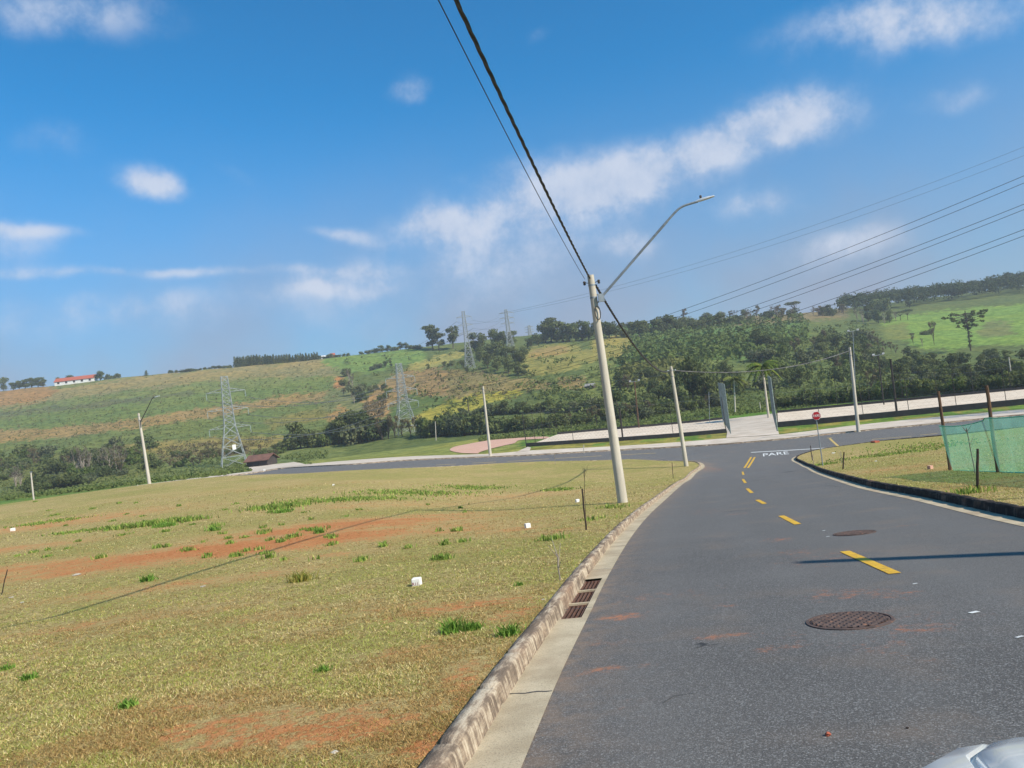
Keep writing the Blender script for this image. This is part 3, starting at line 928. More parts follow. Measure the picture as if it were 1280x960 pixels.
jx = 12 * (vnoise(Vt[:, 0], Vt[:, 1], 14, 21) - .5) + rj.normal(0, 2.2, len(Vt)); jy = 8 * (vnoise(Vt[:, 0], Vt[:, 1], 12, 33) - .5) + rj.normal(0, 1.3, len(Vt))
far = Vt[:, 1] > 100
pz = np.zeros((len(Vt), 2)); pz[far] = np.stack(project(Vt[far]), 1)
px_, py_ = pz[:, 0] + jx, pz[:, 1] + jy
for poly, c3 in ZONES:
    m_ = inside(poly, px_, py_) & (Vt[:, 1] > 138)
    c3 = np.array(srgb(*c3)) * (1.04, 1.0, .88); c3 = c3 * .72 + np.array(srgb(112, 117, 76)) * .28; colr[m_] = c3
nearg = (Vt[:, 1] <= 170)
mm = smooth01((170 - Vt[:, 1]) / 25)[:, None] * (0.35 + 0.65 * vnoise(Vt[:, 0], Vt[:, 1], 14, 44))[:, None]
gcol = np.where((vnoise(Vt[:, 0], Vt[:, 1], 5, 51) > .5)[:, None], srgb(92, 128, 52), srgb(112, 138, 58))
verge = (Vt[:, 1] < 118)
gcol = np.where((verge & (vnoise(Vt[:, 0], Vt[:, 1], 3.5, 52) > .45) & (Vt[:, 0] > -32))[:, None], srgb(146, 138, 72), gcol)
mown = (pz[:, 0] > 385) & (pz[:, 0] < 650) & (Vt[:, 1] < 166)
gcol = np.where(mown[:, None], np.array(srgb(136, 140, 76)) * (.8 + .4 * vnoise(Vt[:, 0], Vt[:, 1], 4, 57))[:, None], gcol)
mm = np.maximum(mm, (mown * .85)[:, None])
colr = colr * (1 - mm) + gcol * mm
# crop rows follow the slope on the left hill
nA = len(avals); ii = np.arange(len(rows) - 1)[:, None] * nA + np.arange(nA - 1)[None, :]
Ft = np.stack([ii, ii + 1, ii + 1 + nA, ii + nA], -1).reshape(-1, 4)
tag(link('ground', np_mesh('ground', Vt, Ft, m_land, True, {'Col': colr})), kind='structure')


def land(X, Y):
    """the land as built beyond the pavement"""
    r = smooth01((np.asarray(Y) - 150) / 60)
    return g(X, Y) + 0.10 + r * (1.6 * (vnoise(X, Y, 26, 2) - .5) + 0.7 * (vnoise(X, Y, 7, 4) - .5))


def onland(px, Y):
    P = on(px, Y)
    P[2] = float(land(P[0], P[1]))
    return P

# ---------------------------------------------------------------- the air
m_haze = bpy.data.materials.new('haze_air'); m_haze.use_nodes = True
hk = N(m_haze.node_tree); hk.n.clear()
hv = hk.add('ShaderNodeVolumePrincipled')
hv.inputs['Color'].default_value = (0.84, 0.90, 1.0, 1)
hv.inputs['Density'].default_value = HAZE
hv.inputs['Anisotropy'].default_value = 0.0
ho = hk.add('ShaderNodeOutputMaterial'); hk.l.new(hv.outputs[0], ho.inputs['Volume'])
tag(link('haze', MB().box((0, 690, 41), (3800, 1640, 104)).build('haze_box', m_haze).data), kind='stuff')
bpy.data.objects.remove(bpy.data.objects['haze_box'])

# ---------------------------------------------------------------- poles, lamps and cables
def up_to(px_b, py_b, px_t, py_t, dz=0.12, Y=None):
    B = gp(px_b, py_b, dz) if Y is None else on(px_b, Y, dz)
    T = at(px_t, py_t, B[1])
    return B, T


def lamp_arm_parts(root, B, start, tip, mat=m_galv, r=0.034, head=0.62):
    """curved arm from start to tip (both relative to B) with a flat lamp head and its photocell"""
    s, t = np.asarray(start, float), np.asarray(tip, float)
    d = t - s; L = np.linalg.norm(d)
    hz = np.array([d[0], d[1], 0]); hz /= np.linalg.norm(hz)
    k = s + d * 0.70 + np.array([0, 0, 1]) * 0.16 * abs(d[2]) * .75
    pts = []
    for u in np.linspace(0, 1, 22):
        a = 0.62
        if u < a: pts.append(s + (k - s) * (u / a) * 1.0 if False else s + (k - s) * (u / a))
        else: break
    # straight run, then a bend to near level
    e = t
    c1 = k + (k - s) / np.linalg.norm(k - s) * L * .14
    c2 = e - hz * L * .14 - np.array([0, 0, .015 * L])
    for u in np.linspace(0, 1, 14):
        pts.append((1 - u)**3 * k + 3 * (1 - u)**2 * u * c1 + 3 * (1 - u) * u * u * c2 + u**3 * e)
    MB().tube(pts, [r * 1.15] * (len(pts) // 2) + [r] * (len(pts) - len(pts) // 2), 8).build('lamp_arm', mat, root, True)
    ang = math.atan2(hz[1], hz[0])
    M = np.array([[math.cos(ang), -math.sin(ang), 0], [math.sin(ang), math.cos(ang), 0], [0, 0, 1]]) @ \
        np.array([[math.cos(.16), 0, -math.sin(.16)], [0, 1, 0], [math.sin(.16), 0, math.cos(.16)]])
    mb = MB()
    prof = [(-.08, .05, .045), (.02, .085, .06), (.16, .12, .075), (.40, .13, .055), (.58, .10, .03), (.62, .05, .015)]
    vs = []; fs = []
    for (x, hw, h) in prof:
        x *= head / .62
        for (yy, zz) in ((-hw, -.012), (-hw * .95, h * .5), (-hw * .4, h), (hw * .4, h), (hw * .95, h * .5), (hw, -.012)):
            vs.append(e + M @ np.array([x, yy, zz]))
    for i in range(len(prof) - 1):
        for q in range(6):
            a, b = i * 6 + q, i * 6 + (q + 1) % 6
            fs.append([a, a + 6, b + 6, b])
    fs.append([5, 4, 3, 2, 1, 0][::-1]); fs.append([len(vs) - 6 + q for q in range(6)][::-1])
    h = mb.add(vs, fs).build('lamp_head', m_lampw, root, True)
    c = e + M @ np.array([.14, 0, .075])
    MB().lathe([(.035, 0), (.045, .03), (.045, .09), (.03, .115)], 10, c).build('photocell', m_cable, h, True)
    return c


def pole(name, label, cat, B, T, r0=0.19, r1=0.12, group=None, fittings=True):
    root = empty(name, B)
    tag(root, label, cat, group)
    D = T - B
    n = 14
    pts = [D * u for u in np.linspace(-0.03, 1, n)]
    MB().tube(pts, list(np.linspace(r0, r1, n)), 16).build('shaft', m_pole, root, True)
    u = D / np.linalg.norm(D)
    if fittings:
        for fz in (0.955, 0.90):
            c = D * fz; rr = r0 + (r1 - r0) * fz
            MB().tube([c - u * .03, c + u * .03], rr + .008, 16).build('band', m_galv, root, True)
    return root, D


GP = 'concrete poles along the streets'
B1, T1 = up_to(778.5, 628, 738, 344)
p1, D1 = pole('street_lamp', 'tall grey concrete pole on the near lawn carrying a long curved lamp arm and cables', 'street lamp', B1, T1, 0.195, 0.125, GP)
a0 = at(753, 370, B1[1] - .2) - B1; a1 = at(872, 252, B1[1] - 0.9) - B1
lamp_arm_parts(p1, B1, a0, a1, r=0.042)
br = MB()
cc = D1 * .905
br.tube([cc + [0.1, -.02, -.28], a0 + [.06, -.01, .05]], 0.022, 6); br.tube([cc + [.1, -.02, .06], a0 + [.06, -.01, .03]], .022, 6)
br.box(a0 + [-.05, 0, -.06], (.22, .10, .30))
br.build('arm_bracket', m_galv, p1, True)
for sx in (-1, 1):
    q = MB()
    c = D1 * .965
    q.tube([c + [sx * .10, -.02, 0], c + [sx * .27, -.05, 0.04]], .012, 6)
    q.lathe([(.03, -.10), (.055, -.07), (.04, -.03), (.06, 0), (.035, .05)], 10, c + [sx * .27, -.05, .04])
    q.build('insulator', m_cable, p1, True)
loop = []
c = D1 * .83
for q in np.linspace(0, 4 * math.pi, 40):
    loop.append(c + np.array([.05 + .10 * math.cos(q), -.19 - .01 * q / 6, .26 * math.sin(q)]))
MB().tube(loop, .018, 6).build('cable_coil', m_cable, p1, True)

B2, T2 = up_to(858, 583, 838.5, 458)
p2, D2 = pole('utility_pole', 'plain grey concrete pole at the lawn corner beside the junction', 'pole', B2, T2, 0.19, 0.125, GP)
q = MB()
for sx in (-1, 1):
    q = MB(); c = D2 * .96
    q.tube([c + [sx * .1, -.02, 0], c + [sx * .32, -.05, .02]], .014, 6)
    q.lathe([(.03, -.09), (.06, -.06), (.04, -.02), (.06, 0), (.03, .05)], 10, c + [sx * .32, -.05, .02])
    q.build('insulator', m_insul, p2, True)
B3, T3 = up_to(1073, 538.5, 1062, 434)
p3, D3 = pole('utility_pole', 'grey concrete pole on the far pavement in front of the right sand court', 'pole', B3, T3, 0.19, 0.12, GP)
B4, T4 = up_to(613, 569.5, 603.5, 483)
p4, D4 = pole('utility_pole', 'grey concrete pole on the far pavement beside the pink path', 'pole', B4, T4, 0.19, 0.12, GP)
B5, T5 = up_to(187, 605.5, 173, 516.5)
p5, D5 = pole('street_lamp', 'pale concrete pole at the far left with a thin curved lamp arm', 'street lamp', B5, T5, 0.2, 0.13, GP)
lamp_arm_parts(p5, B5, at(176, 527, B5[1] - .2) - B5, at(194, 496.5, B5[1] - .4) - B5, m_darkpost, r=0.045)
MB().tube([D5 * .9 + [.14, -.12, 0], D5 * .9 + [.17, -.15, -.9]], .05, 6).build('cable_coil', m_cable, p5, True)
B6, T6 = up_to(42.5, 628, 38.5, 590)
p6 = empty('thin_post', B6); tag(p6, 'thin pale post by the far left kerb in front of dark bushes', 'post')
MB().tube([(0, 0, -.1), T6 - B6], [.09, .07], 8).build('shaft', m_pole, p6, True)
MB().box((T6 - B6), (.2, .2, .08)).build('cap', m_galv, p6)

Ps = gp(1012, 703); Lsh = 8.6 / math.tan(SUN_EL)
B0 = np.array([Ps[0] + math.sin(SUN_AZ) * Lsh, Ps[1] + math.cos(SUN_AZ) * Lsh, 0]); B0[2] = g(B0[0], B0[1]) + .1
dzs = (B0[2] + 8.6 - Ps[2]) / math.tan(SUN_EL)          # the road falls away under the shadow
B0[0] = Ps[0] + math.sin(SUN_AZ) * dzs; B0[1] = Ps[1] + math.cos(SUN_AZ) * dzs; B0[2] = g(B0[0], B0[1]) + .1
pole('utility_pole', 'concrete pole on the right verge whose thin shadow crosses the yellow dashes', 'pole', B0, B0 + [0, 0, 8.6], .2, .12, GP)


def twisted(P0, P1, sag, r=.022, strands=3, pitch=.9, step=.12):
    L = np.linalg.norm(P1 - P0); n = int(L / step)
    t = np.linspace(0, 1, n)
    C = P0[None] * (1 - t)[:, None] + P1[None] * t[:, None]
    C[:, 2] -= sag * 4 * t * (1 - t)
    dirv_ = (P1 - P0) / L
    sx = np.cross(dirv_, [0, 0, 1.0]); sx /= np.linalg.norm(sx); sy = np.cross(sx, dirv_)
    mb = MB()
    for k in range(strands):
        a = 2 * math.pi * (t * L / pitch) + 2 * math.pi * k / strands
        Q = C + r * (np.cos(a)[:, None] * sx + np.sin(a)[:, None] * sy)
        mb.tube(list(Q), r * .85, 5)
    return mb


def wire(name, P0, P1, sag, r, mat, label, group=None, n=40, cat='cable'):
    t = np.linspace(0, 1, n)
    C = P0[None] * (1 - t)[:, None] + P1[None] * t[:, None]
    C[:, 2] -= sag * 4 * t * (1 - t)
    o = MB().tube(list(C), r, 5).build(name, mat, None, True)
    return tag(o, label, cat, group)


def behind(Ptop, px, py, Ym, zend, sag):
    """end point of a span behind the camera that passes photo point (px, py)"""
    Y = 10.0
    for _ in range(20):
        t = (Ptop[1] - Y) / (Ptop[1] - Ym)
        z = Ptop[2] * (1 - t) + zend * t - sag * 4 * t * (1 - t)
        d = ray(px, py); Y = float(np.clip((z - CAM[2]) / (d[2] / d[1]), 3, 28))
    X = at(px, py, Y)[0]
    return np.array([Ptop[0] + (X - Ptop[0]) / (Y - Ptop[1]) * (Ym - Ptop[1]), Ym, zend])


A1 = B1 + D1 * .985 + [-.05, -.13, 0]
E0 = behind(A1, 570, 0, -9.0, 9.35, .55)
Bb = np.array([E0[0], E0[1], float(g(E0[0], E0[1])) + .1])
pole('utility_pole', 'concrete pole behind the viewer that holds the near end of the overhead cable', 'pole', Bb, Bb + [0, .15, 8.5], .19, .12, GP)
tag(twisted(A1, E0, .55, .020, pitch=1.6).build('power_cable', m_cable, None, True), 'thick black twisted cable running from the near pole out of the top edge', 'cable')
A1b = B1 + D1 * .955 + [-.27, -.05, 0]
A1b = at(731, 349, B1[1])
E0b = behind(A1b, 548, 0, -9.0, 9.2, .6)
wire('telephone_wire', A1b, E0b, .6, .009, m_cable, 'thin black wire left of the twisted cable overhead')
A1c = B1 + D1 * .955 + [.15, .05, 0]
tag(twisted(A1c, B2 + D2 * .965, 1.25, .030, step=.2).build('power_cable', m_cable, None, True), 'black twisted cable sagging from the near pole to the corner pole', 'cable')
tag(twisted(B2 + D2 * .96 + [.1, 0, 0], B3 + D3 * .96, .95, .022, step=.25, pitch=2.4).build('power_cable', m_glint, None, True), 'cable in front of the palms linking the corner pole to the court pole', 'cable')
wire('telephone_wire', B2 + D2 * .93, at(700, 474, 112), .5, .014, m_wire, 'thin wire leaving the corner pole to the left above the court')

# ---------------------------------------------------------------- pylons and their lines
def pylon(name, label, B, H, half, arms, yaw, r=.07, group='lattice pylons of the power lines', base=3.0, waist=.46, plate=False):
    root = empty(name, B, yaw); tag(root, label, 'pylon', group)
    mb = MB()
    hw = lambda z: half + (base - half) * max(0, 1 - z / (waist * H)) if z < waist * H else half * (1 - .42 * (z - waist * H) / (H - waist * H))
    zs = list(np.linspace(0, waist * H, 5)) + list(np.linspace(waist * H, H, 9))[1:]
    cor = lambda z: [np.array([sx * hw(z), sy * hw(z), z]) for sx, sy in ((-1, -1), (1, -1), (1, 1), (-1, 1))]
    for i in range(len(zs) - 1):
        a, b = cor(zs[i]), cor(zs[i + 1])
        for k in range(4):
            mb.bar(a[k], b[k], r * 1.25)
            mb.bar(a[k], b[(k + 1) % 4], r * .7); mb.bar(a[(k + 1) % 4], b[k], r * .7)
            mb.bar(b[k], b[(k + 1) % 4], r * .7)
    mb.build('lattice_body', m_steel, root)
    tips = []
    for (fz, L) in arms:
        z = fz * H; h = hw(z)
        for s in (-1, 1):
            m2 = MB(); tip = np.array([s * (h + L), 0, z + .1])
            for sy in (-1, 1):
                m2.bar([s * h, sy * h, z], tip, r * .8); m2.bar([s * h, sy * h, z + .9], tip, r * .7)
                for u in (.3, .6):
                    m2.bar(np.array([s * h, sy * h, z]) * (1 - u) + tip * u, np.array([s * h, sy * h, z + .9]) * (1 - min(u + .2, 1)) + tip * min(u + .2, 1), r * .5)
            m2.build('cross_arm', m_steel, root)
            q = MB(); q.tube([tip, tip - [0, 0, 1.7]], .035, 5)
            for k in range(7): q.lathe([(.05, 0), (.16, .03), (.05, .09)], 8, tip - [0, 0, 1.6 - k * .2])
            q.build('insulator', m_insul, root)
            c, s_ = math.cos(yaw), math.sin(yaw); e = tip - [0, 0, 1.75]
            tips.append(np.asarray(B) + [c * e[0] - s_ * e[1], s_ * e[0] + c * e[1], e[2]])
    m3 = MB()
    for s in (-1, 1): m3.bar([0, 0, H], [s * .9, 0, H + .15], r * .8); m3.bar([s * hw(H), 0, H - .4], [s * .9, 0, H + .15], r * .6)
    m3.build('peak', m_steel, root)
    if plate:
        MB().box((0.3, -hw(5.0) - .12, 4.8), (.8, .06, 1.2)).build('number_plate', m_block, root)
    return tips


Q1 = onland(293, 188); Q1t = at(281, 471, 188); Q1[2] = Q1[2] - .2
t1 = pylon('power_pylon', 'nearest and tallest grey lattice pylon standing by the concrete apron on the left', Q1, Q1t[2] - Q1[2], 1.25, [(.83, 3.6), (.63, 3.6), (.43, 3.4)], math.radians(24), .072, plate=True)
Q2 = onland(509, 212); Q2t = at(497, 455, 212); Q2[2] = gp(510, 548)[2] if False else Q2[2]
t2 = pylon('power_pylon', 'grey lattice pylon rising from bushes in front of the brown slope', Q2, Q2t[2] - Q2[2], 1.2, [(.80, 3.2), (.62, 3.2), (.45, 3.0)], math.radians(20), .068)
Q3 = onland(588, 345); Q3t = at(582, 389, 345)
t3 = pylon('power_pylon', 'distant lattice pylon on the ridge just right of the pair of tall trees', Q3, Q3t[2] - Q3[2], .95, [(.90, 2.9), (.76, 2.9), (.62, 2.7)], math.radians(12), .075, base=2.2)
Q4 = onland(639, 400); Q4t = at(633, 387, 400)
t4 = pylon('power_pylon', 'distant lattice pylon on the ridge behind the wooded clump', Q4, Q4t[2] - Q4[2], .95, [(.92, 3.3), (.80, 3.3), (.68, 2.9)], math.radians(12), .085, base=2.2)
Q5 = onland(664, 640); Q5t = at(659.5, 407, 640)
pylon('power_pylon', 'smallest lattice pylon far behind the ridge', Q5, Q5t[2] - Q5[2], 1.3, [(.9, 3), (.76, 3), (.62, 3)], math.radians(10), .12)
QR = np.array([78.0, 62.0, 0]); QR[2] = g(QR[0], QR[1]) + .1
GW = 'conductors of the near power line'
tR = []
perp = np.array([.81, .58, 0])
for i, (yy, lv) in enumerate(((220, 0), (228.5, 0), (255, 1), (262, 1), (287, 2), (295, 2))):
    s = -1 if i % 2 == 0 else 1
    A = t2[i]
    E = QR + perp * s * 2.2
    # height at the pylon out of frame so that the wire crosses the right edge of the photo at row yy
    sag = 5.5
    best = None
    for t in np.linspace(.5, 1, 400):
        X = A[0] + (E[0] - A[0]) * t; Y = A[1] + (E[1] - A[1]) * t
        P = at(1280, yy, Y)
        if best is None or abs(P[0] - X) < best[0]: best = (abs(P[0] - X), t, P[2])
    _, t, z = best
    ze = (z + sag * 4 * t * (1 - t) - A[2] * (1 - t)) / t
    E = np.array([E[0], E[1], ze]); tR.append(E)
    wire('conductor', A, E, sag, .030, m_cable, 'dark power conductor in the sets of paired lines crossing the sky on the right', GW, 60)
pylon('power_pylon', 'lattice pylon beyond the right edge that holds the crossing lines', QR, max(e[2] for e in tR) - QR[2] + 4, 1.6, [((tR[0][2] - QR[2] + 1.7) / (max(e[2] for e in tR) - QR[2] + 4), 1.4), ((tR[2][2] - QR[2] + 1.7) / (max(e[2] for e in tR) - QR[2] + 4), 1.4), ((tR[4][2] - QR[2] + 1.7) / (max(e[2] for e in tR) - QR[2] + 4), 1.4)], math.radians(36), .07)
for i in range(6):
    wire('conductor', t1[i], t2[i], 3.2, .055, m_wire, 'pale conductor strung between the two nearest pylons over the left fields', 'conductors between the two nearest pylons', 40)
for i, yy in ((0, 170), (1, 182)):
    A = t4[i] + [0, 0, 1.7]
    E = at(1420, yy - 44, 260)
    wire('conductor', A, E, 7.0, .045, m_wire, 'faint high wire crossing the sky above the paired lines', 'faint wires of the far power line', 60)
for i in range(4):
    wire('conductor', t4[i], t3[i], 2.0, .045, m_wire, 'faint wire between the two ridge pylons', 'wires between the ridge pylons', 24)
for i in (0, 3):
    wire('conductor', t3[i], at(424, 438 + i, 520), 9.0, .05, m_wire, 'faint wire leaving the ridge pylons towards the red roofed house', 'wires going down to the left skyline', 30)

# ---------------------------------------------------------------- court walls, fences and posts
def wall_run(A, B, h, wd, z0):
    P = resample(np.array([A[:2], B[:2]]), 2.0)
    L, R = offset(P, -wd / 2), offset(P, wd / 2)
    n = len(P); V = []
    gz = g(P[:, 0], P[:, 1])
    for Q, z in ((L, z0), (L, h), (R, h), (R, z0)): V.append(np.c_[Q, gz + z])
    V = np.concatenate(V); Fc = []
    for i in range(n - 1):
        for k in range(4):
            a, b = k * n + i, ((k + 1) % 4) * n + i
            Fc.append([a, a + 1, b + 1, b])
    Fc.append([0, n, 2 * n, 3 * n]); Fc.append([n - 1 + 3 * n, n - 1 + 2 * n, n - 1 + n, n - 1])
    return V, Fc


def wall(name, label, A, B, h, wd=.2):
    V, Fc = wall_run(A, B, h, wd, -.1)
    return tag(link(name, np_mesh(name, V, Fc, m_black_wall)), label, 'wall')


wall('low_wall', 'low black wall along the street side of the left sand court', cF_L, cF_M0, .62)
wall('low_wall', 'low black wall along the street side of the right sand court', cF_M1, cF_RR, .80)
wall('low_wall', 'low black wall along the rear of the left sand court', cB_L, cB_M0, .55)
wall('low_wall', 'low black wall along the rear of the right sand court', cB_M1, cB_RR, .58)


def netting(A, B, h0, h1, pitch, w_, mat, root):
    """diagonal wire mesh between two plan points, strands as thin crossing strips"""
    A, B = np.asarray(A[:2]), np.asarray(B[:2]); L = np.linalg.norm(B - A); t = (B - A) / L
    H = h1 - h0; V = []; Fc = []
    nrm = np.array([t[1], -t[0]])
    for sgn in (1, -1):
        for s in np.arange(-H, L + H, pitch):
            a0, z0, a1, z1 = (s, 0, s + sgn * H, H)
            lo, hi = 0, L
            def cut(a0, z0, a1, z1):
                u0, u1 = 0, 1
                d = a1 - a0
                for lim, sg in ((0, 1), (L, -1)):
                    f0, f1 = sg * (a0 - lim), sg * (a1 - lim)
                    if f0 < 0 and f1 < 0: return None
                    if f0 < 0: u0 = max(u0, f0 / (f0 - f1))
                    elif f1 < 0: u1 = min(u1, f0 / (f0 - f1))
                if u1 - u0 < .01: return None
                return a0 + d * u0, z0 + (z1 - z0) * u0, a0 + d * u1, z0 + (z1 - z0) * u1
            c = cut(a0, z0, a1, z1)
            if c is None: continue
            o = len(V)
            off = nrm * .012 * sgn
            for aa, zz, dd in ((c[0], c[1], -1), (c[0], c[1], 1), (c[2], c[3], 1), (c[2], c[3], -1)):
                P = A + t * (aa + dd * w_ * .7) + off
                V.append((P[0], P[1], float(g(*(A + t * np.clip(aa, 0, L)))) + h0 + zz))
            Fc.append([o, o + 1, o + 2, o + 3])
    return link('wire_mesh', np_mesh('wire_mesh', V, Fc, mat), root)


def fence(name, label, runs, H, postr, mat, step, pitch=.3, w_=.006, rails=True, group=None):
    root = empty(name, (0, 0, 0)); tag(root, label, 'fence', group)
    c0 = runs[0][0]; root.location = (c0[0], c0[1], c0[2])
    inv = np.array([c0[0], c0[1], c0[2]])
    def fix(o): o.matrix_parent_inverse = Matrix.Translation(Vector(-inv)); return o
    for (A, B) in runs:
        P = resample(np.array([A[:2], B[:2]]), step)
        tops = []
        for x, y in P:
            z = float(g(x, y)) + .1
            fix(MB().tube([(x, y, z), (x, y, z + H)], postr, 6).build('post', mat, root, True))
            tops.append(np.array([x, y, z + H]))
        if rails:
            m2 = MB()
            for i in range(len(tops) - 1):
                m2.tube([tops[i] - [0, 0, .03], (tops[i] + tops[i + 1]) / 2 - [0, 0, .10], tops[i + 1] - [0, 0, .03]], .016, 5)
                m2.tube([tops[i] - [0, 0, H * .48], tops[i + 1] - [0, 0, H * .48]], .010, 5)
            fix(m2.build('stay_wire', m_wire, root))
        fix(netting(A, B, .3, H, pitch, w_, mat, root))
    return root


ins = lambda A, B, d: A + (B - A) / np.linalg.norm((B - A)[:2]) * d
fence('court_fence', 'tall thin wire fence round the left sand court, its left end seen edge on', [(ins(cF_L, cB_L, .25), ins(cF_M0, cB_M0, .25)), (cF_L, cB_L), (cB_L, cB_M0)], 4.6, .035, m_darkpost, 6.5, .5, .006)
fence('court_fence', 'tall thin wire fence round the right sand court', [(ins(cF_M1, cB_M1, .25), ins(cF_RR, cB_RR, .25)), (cB_M1, cB_RR)], 4.4, .035, m_darkpost, 4.6, .7, .004)
fence('corridor_fence', 'tall blue grey mesh fence on the left of the path between the courts', [(gp(913.5, 543.5), gp(904, 526.5))], 6.3, .07, m_fence, 3.4, .85, .012, False)
fence('corridor_fence', 'tall blue grey mesh fence on the right of the path between the courts', [(gp(972, 540.5), gp(966, 518))], 6.5, .09, m_fence, 3.4, .85, .012, False)


def court_post(label, pb, pt, r, mat, lamp=False, name='court_post', cat='post', Y=None, dz=.15):
    B, T = up_to(*pb, *pt, dz=dz, Y=Y)
    root = empty(name, B); tag(root, label, cat)
    MB().tube([(0, 0, -.2), T - B], [r, r * .85], 8).build('shaft', mat, root, True)
    if lamp:
        D = T - B
        MB().bar(D + [-.9, 0, 0], D + [.9, 0, 0], .04).build('crossbar', m_galv, root)
        for s in (-1, 1):
            M = np.array([[1, 0, 0], [0, .8, -.6], [0, .6, .8]])
            MB().box(D + [s * .75, -.12, .14], (.34, .10, .24), M).build('floodlight', m_lampw, root)
    else:
        MB().tube([(T - B) * .985, (T - B) * 1.0 + [0, 0, .02]], r * 1.15, 8).build('cap', mat, root, True)
    return root


court_post('brown post with a pair of floodlights at the rear of the left court', (798.8, 535), (793, 477), .11, m_brownpost, True)
court_post('short dark timber post just right of the near pole in the left court', (778.5, 549), (774.5, 510), .12, m_darkpost)
court_post('dark post with a pair of white floodlights right of the pole by the right court', (1105, 506), (1097.5, 444), .10, m_darkpost, True)
court_post('tall bare dark timber post at the front of the right court', (1121.5, 519.5), (1113, 449), .14, m_darkpost)
court_post('pale lamp post standing behind the rear wall at the right edge', (1266, 484), (1261, 447), .10, m_pole, name='lamp_post', cat='lamp post')
court_post('very tall thin lamp post rising behind the pole by the right court', (1070, 507), (1066, 414), .06, m_galv, True, name='lamp_post', cat='lamp post')
court_post('short pale post in the grass behind the right court near its left end', (951, 514), (949.5, 503), .09, m_pole)
court_post('short pale post behind the right court just left of the pole', (1061, 502.5), (1059, 484), .12, m_pole)
court_post('short pale post behind the right court right of the pole', (1086.5, 499.5), (1085, 486), .12, m_pole)
court_post('pale post in the bushes right of the middle pylon', (545, 549.5), (544, 527), .10, m_pole)
court_post('slim pale post beside the court left of the corridor', (887, 529), (886, 490), .05, m_galv)

# ---------------------------------------------------------------- houses far off
m_shed = worn('weathered_sheet', srgb(150, 148, 142), srgb(116, 112, 106), 2, .9)


def house(name, label, P, L, Dp, hw_, hr, yaw, m_w, m_r, openings=4, eave=.4):
    root = empty(name, P, yaw); tag(root, label, 'house')
    mb = MB()
    mb.add([(-L/2, -Dp/2, -1.5), (L/2, -Dp/2, -1.5), (L/2, Dp/2, -1.5), (-L/2, Dp/2, -1.5), (-L/2, -Dp/2, hw_), (L/2, -Dp/2, hw_), (L/2, Dp/2, hw_), (-L/2, Dp/2, hw_), (-L/2, 0, hw_ + hr), (L/2, 0, hw_ + hr)],
           [[0, 1, 5, 4], [1, 2, 6, 9, 5], [2, 3, 7, 6], [3, 0, 4, 8, 7], [3, 2, 1, 0]])
    mb.build('wall', m_w, root)
    r = MB(); e = eave; k = hr / (Dp / 2)
    for s in (-1, 1):
        a = [(-L/2 - e, 0, hw_ + hr + .16), (L/2 + e, 0, hw_ + hr + .16), (L/2 + e, s * (Dp/2 + e), hw_ - e * k + .16), (-L/2 - e, s * (Dp/2 + e), hw_ - e * k + .16)]
        b = [(x, y, z - .13) for x, y, z in a]
        r.add(a + b, [[0, 1, 2, 3] if s < 0 else [3, 2, 1, 0], [7, 6, 5, 4] if s < 0 else [4, 5, 6, 7], [3, 2, 6, 7], [0, 3, 7, 4], [1, 2, 6, 5]])
    r.build('roof', m_r, root)
    for i in range(openings):
        x = (i + .5) / openings * L - L / 2
        MB().box((x, -Dp / 2 - .03, hw_ * .52), (1.3, .1, 1.3)).build('window', m_dark, root)
    return root


hp = gp(96, 478); hp = hp if hp[1] < 530 else onland(96, 495)
house('farmhouse', 'long white farm building with a red roof on the left skyline', hp, 52 * hp[1] / 962 * .90, 7, 2.1, 2.2, 0.10, m_wallw, m_roof, 5)
hp = on(328, 172, .1)
house('shed', 'small dark shed with a brown tiled roof beside the nearest pylon', hp + [0, 0, -.5], 5.2, 4.0, 1.9, 1.0, math.radians(-14), m_darkwall, m_roofb, 1, .5)
hp = onland(416, 505)
house('cottage', 'tiny red house at the right end of the dark conifer row', hp + [0, 0, .2], 2.6, 3, 1.6, 1.3, .3, m_roof, m_roof, 1)
hp = onland(407, 507)
house('cottage', 'tiny whitish low house left of the red one on the skyline', hp + [0, 0, .1], 5, 4, 1.3, .7, .2, m_wallw, m_wallw, 2)
hp = gp(738, 486)
house('hut', 'small grey roofed hut in the brown grass left of the near pole', hp, 3.0, 2.6, .9, .7, -.4, m_darkwall, m_shed, 1, .15)
hp = gp(906, 512)

# ---------------------------------------------------------------- stop sign, stakes, net fence
def text_mesh(txt, size, mat, name, depth=0.0):
    cu = bpy.data.curves.new(name, 'FONT'); cu.body = txt; cu.size = size; cu.align_x = 'CENTER'; cu.align_y = 'CENTER'
    cu.extrude = depth
    o = bpy.data.objects.new(name, cu); COL.objects.link(o)
    bpy.context.view_layer.update()
    me = bpy.data.meshes.new_from_object(o.evaluated_get(bpy.context.evaluated_depsgraph_get()))
    bpy.data.objects.remove(o); bpy.data.curves.remove(cu)
    me.materials.clear(); me.materials.append(mat); me.name = name
    return me


